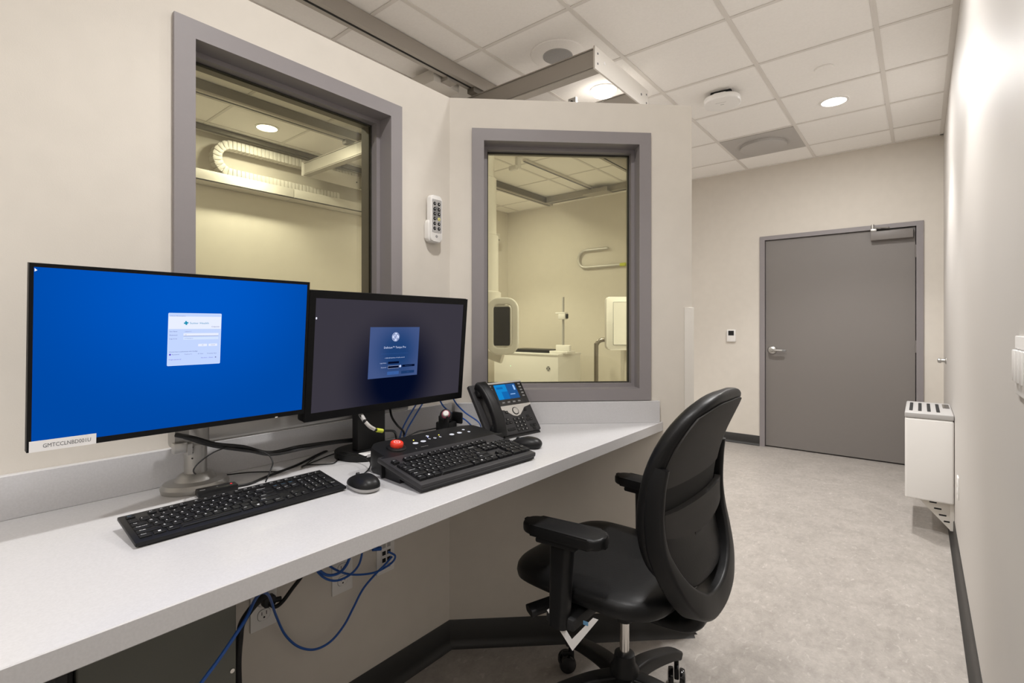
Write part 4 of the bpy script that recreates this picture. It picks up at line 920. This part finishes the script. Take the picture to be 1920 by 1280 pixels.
# ---- cables
def cable(name, lab, cat, pts, r, mt, group=None, res=8):
    m = MB(); m.tube(pts, r, mt, n=8, res=res); return tag(m.build(name, sharp=80), lab, cat, group)
z_ = CH + 0.003
def Z(px, py, z=z_): return onz(px, py, z)
def X(px, py, x): return onx(px, py, x)
cable('cable_bundle', 'thick black cable bundle sagging from the monitor arm behind the keyboards', 'cable', [X(330, 815, -1.29), X(365, 822, -1.26), X(405, 833, -1.25), X(455, 838, -1.25), X(505, 849, -1.26), X(560, 838, -1.27), X(620, 829, -1.29), X(676, 822, -1.32)], 0.0055, BLACK)
cable('cable_bundle', 'second black cable strand under the sagging bundle', 'cable', [X(345, 820, -1.28), X(400, 836, -1.25), X(470, 846, -1.245), X(512, 852, -1.255), X(570, 841, -1.26), X(630, 830, -1.29), X(676, 826, -1.32)], 0.0035, BLACKM)
cable('power_cable', 'black cord running low along the worktop from the keyboards to the stand', 'cable', [Z(446, 911), Z(470, 906), Z(500, 893), Z(530, 882), Z(560, 870), Z(600, 850), Z(640, 836), Z(672, 828)], 0.0032, BLACK)
cable('thin_cable', 'thin black cord looping left around the silver arm pole', 'cable', [X(432, 836, -1.25), X(400, 848, -1.22), X(372, 868, -1.22), X(363, 884, -1.23), Z(378, 891), Z(420, 890), Z(470, 885), Z(524, 884)], 0.0016, BLACK)
kc = cable('keyboard_cable', 'thin cord dropping from the cable bundle to the slim keyboard', 'cable', [X(470, 840, -1.25), X(500, 850, -1.22), X(511, 865, -1.20), X(507, 882, -1.19), Z(498, 903, CH + 0.026)], 0.0017, BLACK)
mc = cable('mouse_cable', 'thin cord from the left mouse curling around the black stand', 'cable', [Z(681, 889, CH + 0.012), Z(692, 878), Z(694, 866, CH + 0.022), Z(680, 856, CH + 0.022), Z(645, 848, CH + 0.022), Z(622, 852), Z(570, 873), Z(575, 871), Z(622, 869), Z(636, 858)], 0.0016, BLACK)
cable('thin_cable', 'thin cord crossing behind the slim keyboard near the stand', 'cable', [Z(566, 876), Z(590, 858), Z(612, 846), Z(650, 830)], 0.0016, BLACK)
cable('network_cable', 'blue network cable rising behind the dark-screened monitor, left one of two', 'cable', [Z(748, 830, CH + 0.01), X(753, 808, -1.34), X(764, 785, -1.36), X(782, 755, -1.38)], 0.0028, BLUEC)
cable('network_cable', 'blue network cable rising behind the dark-screened monitor, right one of two', 'cable', [Z(755, 830, CH + 0.01), X(763, 806, -1.34), X(776, 783, -1.36), X(793, 755, -1.38)], 0.0028, BLUEC)
pe = Vector((-1.17, 1.26, CH + 0.012))
cable('network_cable', 'blue network cable dropping to the phone from behind the hand switch', 'cable', [X(822, 744, -1.36), X(832, 762, -1.35), X(850, 776, -1.34), X(874, 788, -1.30), pe], 0.0028, BLUEC)
cable('network_cable', 'outer blue network cable curving down to the desk phone', 'cable', [X(846, 740, -1.36), X(856, 757, -1.35), X(872, 773, -1.33), X(898, 792, -1.27), pe + Vector((0.01, 0.005, 0.004))], 0.0028, BLUEC)
cable('video_cable', 'black video cable with white sleeve and yellow tag behind the dark-screened monitor', 'cable', [X(673, 772, -1.245), X(681, 786, -1.225), X(692, 798, -1.215), X(706, 806, -1.21), X(722, 807, -1.21), X(738, 808, -1.22), X(743, 818, -1.25), Z(742, 835)], 0.0038, BLACK)
o = bpy.data.objects['video_cable']
m = MB(); m.tube([X(676, 776, -1.240), X(683, 788, -1.222)], 0.0062, LGREY, n=12); m.tube([X(685, 791, -1.221), X(693, 799, -1.214), X(702, 804.5, -1.211)], 0.0055, SILV, n=12); m.build('cable_sleeve', o, 'white sleeve')
MB().tube([X(706, 806, -1.21), X(717, 807.5, -1.21)], 0.006, YELM, n=12).build('cable_tag', o, 'yellow-green tag')
cable('power_cable', 'black cord hanging right of the black monitor stand', 'cable', [X(731, 765, -1.30), X(735, 782, -1.29), X(745, 797, -1.29), X(757, 810, -1.32), Z(757, 826)], 0.0035, BLACK)
cable('console_cable', 'short black cord along the back edge of the console', 'cable', [Z(760, 820, CH + 0.05), Z(785, 808, CH + 0.055), Z(800, 806, CH + 0.055), Z(830, 800, CH + 0.05)], 0.002, BLACK)
for o_, p_ in ((kc, kbd_t), (mc, mouse_t)):
    for k in ('label', 'category'): del o_[k]
    o_.parent = p_; o_.matrix_local = p_.matrix_world.inverted()
# under the desk
xu = X1 + 0.03
cable('network_cable', 'long blue network cable drooping under the desk between the two outlets', 'cable', [X(735, 1043, xu), X(722, 1058, xu), X(702, 1078, xu), X(680, 1105, xu), X(662, 1140, xu), X(645, 1172, xu), X(620, 1202, xu), X(590, 1217, xu), X(560, 1212, xu), X(535, 1190, xu), X(518, 1155, xu + 0.04), X(508, 1125, xu + 0.12), X(500, 1112, xu + 0.22), X(488, 1112, xu + 0.30), X(476, 1128, xu + 0.36), X(462, 1158, xu + 0.40), X(440, 1192, xu + 0.415), X(410, 1236, xu + 0.42), X(378, 1279, xu + 0.425), X(350, 1320, xu + 0.43), X(300, 1390, xu + 0.44)], 0.0034, BLUEC)
cable('network_cable', 'blue network cable looping low from the data plate below the desk edge', 'cable', [X(728, 1034, xu - 0.01), X(741, 1042, xu), X(733, 1056, xu), X(705, 1072, xu), X(672, 1077, xu), X(645, 1074, xu), X(620, 1062, xu + 0.02), X(605, 1045, xu + 0.03)], 0.0033, BLUEC)
cable('network_cable', 'coiled blue network cable hanging over the second duplex outlet', 'cable', [X(590, 1060, xu + 0.03), X(597, 1073, xu + 0.03), X(612, 1085, xu + 0.03), X(632, 1088, xu + 0.03), X(655, 1078, xu + 0.03), X(672, 1060, xu + 0.03), X(679, 1035, xu + 0.03), X(678, 1010, xu + 0.03)], 0.0033, BLUEC)
cable('network_cable', 'tight inner coil of blue network cable below the desk edge', 'cable', [X(592, 1058, xu + 0.035), X(600, 1070, xu + 0.035), X(615, 1078, xu + 0.035), X(635, 1074, xu + 0.035), X(650, 1058, xu + 0.035), X(658, 1035, xu + 0.035), X(660, 1010, xu + 0.035)], 0.0042, BLUEC)
cable('network_plug', 'dark blue network plug at the top of the data plate', 'plug', [X(699, 1029, xu - 0.015), X(714, 1028, xu - 0.012)], 0.007, BLUEC)
cable('power_cable', 'thick black power cord rising from the plug up behind the desk edge', 'cable', [X(505, 1131, xu), X(516, 1137, xu + 0.01), X(530, 1127, xu + 0.01), X(548, 1103, xu + 0.01), X(566, 1079, xu + 0.01), X(580, 1050, xu + 0.01)], 0.0055, BLACK)
cable('power_cable', 'thick black cord falling from the plug behind the green-grey cabinet', 'cable', [X(500, 1112, xu + 0.02), X(483, 1128, xu + 0.03), X(468, 1145, xu + 0.05), X(453, 1170, xu + 0.05), X(449, 1200, xu + 0.05), X(446, 1240, xu + 0.05), X(447, 1290, xu + 0.05)], 0.0085, BLACKM)
t = thing('power_plug', 'black three-pin plug seated in the first duplex outlet', 'plug', M=frame((X1 + 0.008, 0.655, 0.483), (0, 1, 0), (0, 0, 1)))
MB().prism(rrect(0.034, 0.028, 0.008, 4), 0, 0.022, BLACKM, bev=0.003).build('plug_body', t); MB().cyl((0, 0, 0.015), (0.03, -0.004, 0.02), 0.007, BLACKM).build('strain_relief', t)

# cabinet under the desk
t = thing('computer_cabinet', 'dark green-grey steel cabinet under the left end of the desk', 'cabinet', (-1.0, 0.407, 0))
MB().b2(-0.37, 0.0, -0.231, 0.0, 0.01, 0.80, GREENM, bev=0.002, seg=1).build('side_panel', t)
m = MB(); m.b2(-0.37, -0.01, -0.70, -0.233, 0.01, 0.80, BLACKM, bev=0.002); m.build('cabinet_body', t)
m = MB(); m.b2(-0.01, 0.0, -0.36, -0.24, 0.5, 0.775, GLOSSB, bev=0.004); m.b2(0.0, 0.003, -0.345, -0.255, 0.52, 0.765, GREYBK, bev=0.001); m.build('front_bezel', t, 'glossy black front bezel')
m = MB(); m.cyl((0, -0.008, 0.60), (0.003, -0.008, 0.60), 0.004, CHROME, n=16); m.build('screw', t)

# ================================================================ OFFICE CHAIR (faces the desk, -x)
t = thing('office_chair', 'black vinyl swivel office chair facing the desk', 'office chair', (-0.7025, 1.41, 0))
# base
m = MB(); m.lathe([(0.036, 0.10), (0.044, 0.12), (0.044, 0.20), (0.034, 0.215), (0.030, 0.244), (0.024, 0.246)], BLACK, n=32); m.build('base_hub', t)
for k in range(5):
    a = R_(154 + 72 * k); ca, sa = math.cos(a), math.sin(a); m = MB()
    path = [(r_ * ca, r_ * sa, z) for r_, z in ((0.03, 0.165), (0.10, 0.162), (0.18, 0.146), (0.27, 0.120), (0.318, 0.098))]
    def pf(i): k_ = i / 24; return rrect(0.052 - 0.014 * k_, 0.050 - 0.020 * k_, 0.008, 3)
    m.sweep(smooth(path, 6), pf, BLACK, side=(-sa, ca, 0)); m.build('base_leg', t)
    m = MB(); cx, cy = 0.312 * ca, 0.312 * sa; ang = a + R_(70 + 35 * k); M_ = Matrix.Translation((cx, cy, 0)) @ Matrix.Rotation(ang, 4, 'Z')
    m.cyl((0, 0, 0.05), (0, 0, 0.095), 0.008, BLACK, M_); m.b2(-0.012, 0.03, -0.008, 0.008, 0.03, 0.068, BLACK, M=M_, bev=0.004)
    cst = m.build('caster', t)
    for s in (-1, 1):
        m = MB(); K = M_ @ Matrix.Translation((0.014, s * 0.010, 0.0305)) @ Matrix.Rotation(R_(-90 * s), 4, 'X')
        m.lathe([(0.026, 0), (0.0300, 0.002), (0.0305, 0.010), (0.028, 0.017), (0.014, 0.020), (0.006, 0.019)], GLOSSB, K, 28); m.build('wheel', cst)
MB().cyl((0, 0, 0.24), (0, 0, 0.40), 0.0145, CHROME, n=28).build('gas_lift', t, 'chrome gas lift')
m = MB(); m.prism([(-0.15, -0.05), (-0.15, 0.05), (0.06, 0.09), (0.12, 0.07), (0.12, -0.07), (0.06, -0.09)], 0.425, 0.475, BLACKM, bev=0.008); m.lathe([(0.024, 0.345), (0.05, 0.40), (0.06, 0.43)], BLACKM, n=24)
m.b2(-0.10, -0.01, -0.275, 0.275, 0.43, 0.462, BLACKM, bev=0.006); m.build('seat_mechanism', t)
m = MB(); m.tube([(-0.08, -0.06, 0.45), (-0.11, -0.15, 0.442), (-0.135, -0.21, 0.438)], 0.008, BLACK); m.sweep([(-0.13, -0.20, 0.438), (-0.165, -0.265, 0.430)], rrect(0.045, 0.022, 0.009), BLACK, side=(1, 0, 0)); m.build('tilt_lever', t)
m = MB()
M_ = frame((-0.015, -0.275, 0.468), (1, 0.12, 0), (0, 0, 1)); 
m.faces([(-0.075, 0.0, 0), (-0.06, 0.012, 0), (0.0, -0.055, 0), (0.06, 0.02, 0), (0.075, 0.02, 0), (0.002, -0.085, 0)] + [(-0.075, 0.0, 0.0008), (-0.06, 0.012, 0.0008), (0.0, -0.055, 0.0008), (0.06, 0.02, 0.0008), (0.075, 0.02, 0.0008), (0.002, -0.085, 0.0008)],
        [(0, 1, 2, 5)[::-1], (2, 3, 4, 5)[::-1], (6, 7, 8, 11), (8, 9, 10, 11), (0, 6, 11, 5), (5, 11, 10, 4), (0, 1, 7, 6), (1, 2, 8, 7), (2, 3, 9, 8), (3, 4, 10, 9)], LABELW, M_)
m.box((0.040, 0.0, 0.001), (0.014, 0.01, 0.001), INKB, M_)
m.build('hang_tag', t, 'white folded tag hanging under the seat')
# seat
def sw(v):      # half width along the seat depth (v=0 front .. 1 back)
    e = abs(2 * v - 1); return 0.248 * (1 - e ** 4.5) ** (1 / 3.0) + 0.0 if e < 1 else 0.0
m = MB()
cushion(m, lambda s, v: (-0.30 + 0.505 * v, s * max(sw(v), 0.11 * (1 if v < 0.5 else 1)), 0.505 - 0.020 * max(0, 1 - v / 0.28) ** 2 + 0.004 * s * s),
        lambda s, v: (0, 0, 1), lambda s, v: 0.040 * ((1 - s ** 6) * (1 - abs(2 * v - 1) ** 7)) ** 0.45 - 0.008 * (1 - s * s) * (0.5 + 0.5 * math.cos((v - .6) * 5)), lambda s, v: 0.036 * ((1 - s ** 8) * (1 - abs(2 * v - 1) ** 8)) ** 0.4, LEATHER, 32, 32)
m.build('seat_cushion', t, sharp=70)
m = MB(); m.prism(off(rrect(0.39, 0.40, 0.12, 8), -0.03, 0), 0.464, 0.480, BLACKM, bev=0.005); m.build('seat_pan', t)
# backrest: profile of the front face centre line
BZ0_, BZ1_ = 0.555, 1.075
def bx(z):
    pts = [(0.54, 0.225), (0.60, 0.190), (0.67, 0.168), (0.75, 0.160), (0.83, 0.168), (0.91, 0.190), (1.0, 0.232), (1.08, 0.280)]
    for (a, b), (c, d) in zip(pts, pts[1:]):
        if z <= c: k_ = (z - a) / (c - a); return b + (d - b) * k_
    return pts[-1][1]
def bxs(z): return (bx(z - 0.03) + bx(z) + bx(z + 0.03)) / 3
def bw(v):
    e = 2 * v - 1
    if e > 0: return 0.242 * max(0, 1 - e ** 3.2) ** (1 / 2.6)
    return 0.242 * max(0, 1 - abs(e) ** 4.5) ** (1 / 2.4)
def bP(s, v):
    z = BZ0_ + (BZ1_ - BZ0_) * v; y = s * bw(v); return (bxs(z) + 0.025 - 0.35 * y * y, y, z + 0.0)
def tbk(s, v): return 0.030 * max(0, (1 - s ** 8) * (1 - abs(2 * v - 1) ** 10)) ** 0.42
m = MB()
cushion(m, bP, lambda s, v: (-1, 0, 0), lambda s, v: 0.034 * ((1 - s ** 8) * (1 - abs(2 * v - 1) ** 10)) ** 0.42, lambda s, v: tbk(s, v), LEATHER, 36, 40)
m.build('backrest_cushion', t, sharp=70)
def shell(v0, v1, sfac, t0, t1, mt, name, lab, curve=0.0):
    m = MB(); nu, nv = 24, 16; vs = []; fs = []
    for lay in (0, 1):
        for j in range(nv + 1):
            for i in range(nu + 1):
                s = -1 + 2 * i / nu; v = v0 + (v1 - v0) * j / nv; vv = v - curve * (s * s - 0.4) * (1 - j / nv) - (0.055 * abs(s) ** 5 * (j / nv) ** 2 if v1 > 0.9 else 0)
                p = bP(s * sfac, vv); dd = tbk(s * sfac, vv) + (t0 if lay == 0 else t1)
                vs.append((p[0] + dd, p[1], p[2]))
    N1 = (nu + 1) * (nv + 1)
    for j in range(nv):
        for i in range(nu):
            a = j * (nu + 1) + i; fs.append((a, a + nu + 1, a + nu + 2, a + 1)); fs.append((N1 + a, N1 + a + 1, N1 + a + nu + 2, N1 + a + nu + 1))
    for i in range(nu): fs.append((i, i + 1, N1 + i + 1, N1 + i)); a = nv * (nu + 1) + i; fs.append((a + 1, a, N1 + a, N1 + a + 1))
    for j in range(nv): a = j * (nu + 1); fs.append((a + nu + 1, a, N1 + a, N1 + a + nu + 1)); a += nu; fs.append((a, a + nu + 1, N1 + a + nu + 1, N1 + a))
    m.faces(vs, fs, mt); return m.build(name, t, lab)
shell(0.425, 0.560, 0.91, -0.003, 0.0015, SLOT, 'back_gap_shade', 'black sheet painting the shade in the gap between the back panels')  # black sheet paints the dark of the open gap behind the cushion
shell(0.545, 0.945, 0.90, -0.004, 0.005, SHELL, 'upper_back_shell', 'dark grey upper back shell')
shell(0.29, 0.43, 0.90, 0.004, 0.022, SHELL, 'lumbar_panel', 'dark grey curved lumbar panel', curve=-0.05)
m = MB(); m.sweep([(bxs(0.79) + 0.045 - 0.5 * (0.17 * s) ** 2, 0.19 * s, 0.800 + 0.0 * s) for s in [k / 8 for k in range(-8, 9)]], rrect(0.012, 0.012, 0.004), BLACK, side=(0, 0, 1)); m.build('lumbar_slider', t)
m = MB(); m.lathe([(0.055, 0.0), (0.055, 0.012), (0.045, 0.016)], BLACKM, Matrix.Translation((0.205, 0, 0.670)) @ Matrix.Rotation(R_(90), 4, 'Y'), 32, sx=0.8); m.b2(0.20, 0.225, -0.025, 0.025, 0.66, 0.72, BLACKM); m.build('lumbar_mount', t)
# Y-shaped frame
up = [(0.208, 0.226, 0.895), (0.200, 0.232, 0.84), (0.196, 0.234, 0.76), (0.203, 0.228, 0.69), (0.220, 0.208, 0.63), (0.238, 0.172, 0.575), (0.250, 0.118, 0.530), (0.254, 0.06, 0.505), (0.254, 0.0, 0.497)]
full = [(a, -b, c) for a, b, c in up] + [(a, b, c) for a, b, c in up[::-1][1:]]
sp = smooth(full, 5); Ns = len(sp)
m = MB()
def yf(i):
    k_ = 1 - abs(2 * i / (Ns - 1) - 1); e = min(1, k_ * 1.35); return rrect(0.046 + 0.012 * e, 0.022 + 0.078 * max(0, e - 0.35) ** 1.3, 0.009, 4)
m.sweep(sp, yf, BLACK, side=(1, 0, 0.15))
def tf_(i): k_ = i / 24; return rrect(0.20 - 0.07 * k_, 0.040 - 0.012 * k_, 0.012, 4)
m.sweep(smooth([(0.254, 0, 0.490), (0.246, 0, 0.466), (0.215, 0, 0.440), (0.16, 0, 0.425), (0.06, 0, 0.415)], 6), tf_, BLACK, side=(0, 1, 0))
m.build('back_frame', t, 'black Y-shaped back frame')
# armrests
for s in (-1, 1):
    m = MB(); path = [(-0.052, s * 0.264, 0.655), (-0.054, s * 0.266, 0.58), (-0.056, s * 0.268, 0.50), (-0.058, s * 0.270, 0.432)]
    def ap(i): return rrect(0.066 - 0.0008 * i, 0.044, 0.016, 5)
    m.sweep(smooth(path, 5), ap, BLACK, side=(1, 0, 0)); m.b2(-0.085, -0.03, s * 0.20, s * 0.275, 0.432, 0.458, BLACK, bev=0.006)
    ar = m.build('armrest', t)
    m = MB(); K = Matrix.Translation((-0.046, s * 0.264, 0.008)) @ Matrix.Rotation(R_(-6 * s), 4, 'Z')
    m.prism([(-0.07, -0.035), (-0.07, 0.035), (0.05, 0.035), (0.05, -0.035)], 0.645, 0.663, BLACK, K, bev=0.006)
    pad = off(rrect(0.245, 0.088, 0.036, 7), 0.0, 0)
    pad = [(x, y * (1 - 0.18 * max(0, -x / 0.1275))) for x, y in pad]
    m.prism(pad, 0.662, 0.692, LEATHER, K, bev=0.009, seg=4); m.build('arm_pad', ar)
bpy.context.view_layer.update()

for o in bpy.data.objects:      # look-alike families
    if o.parent is None:
        if o.name.startswith('network_cable'): o['group'] = 'blue network cables'
        if o.name.startswith('wall_outlet') and 'under the desk' in o['label']: o['group'] = 'duplex outlets under the desk'
        if o.name.startswith('power_cable'): o['group'] = 'black power cables'
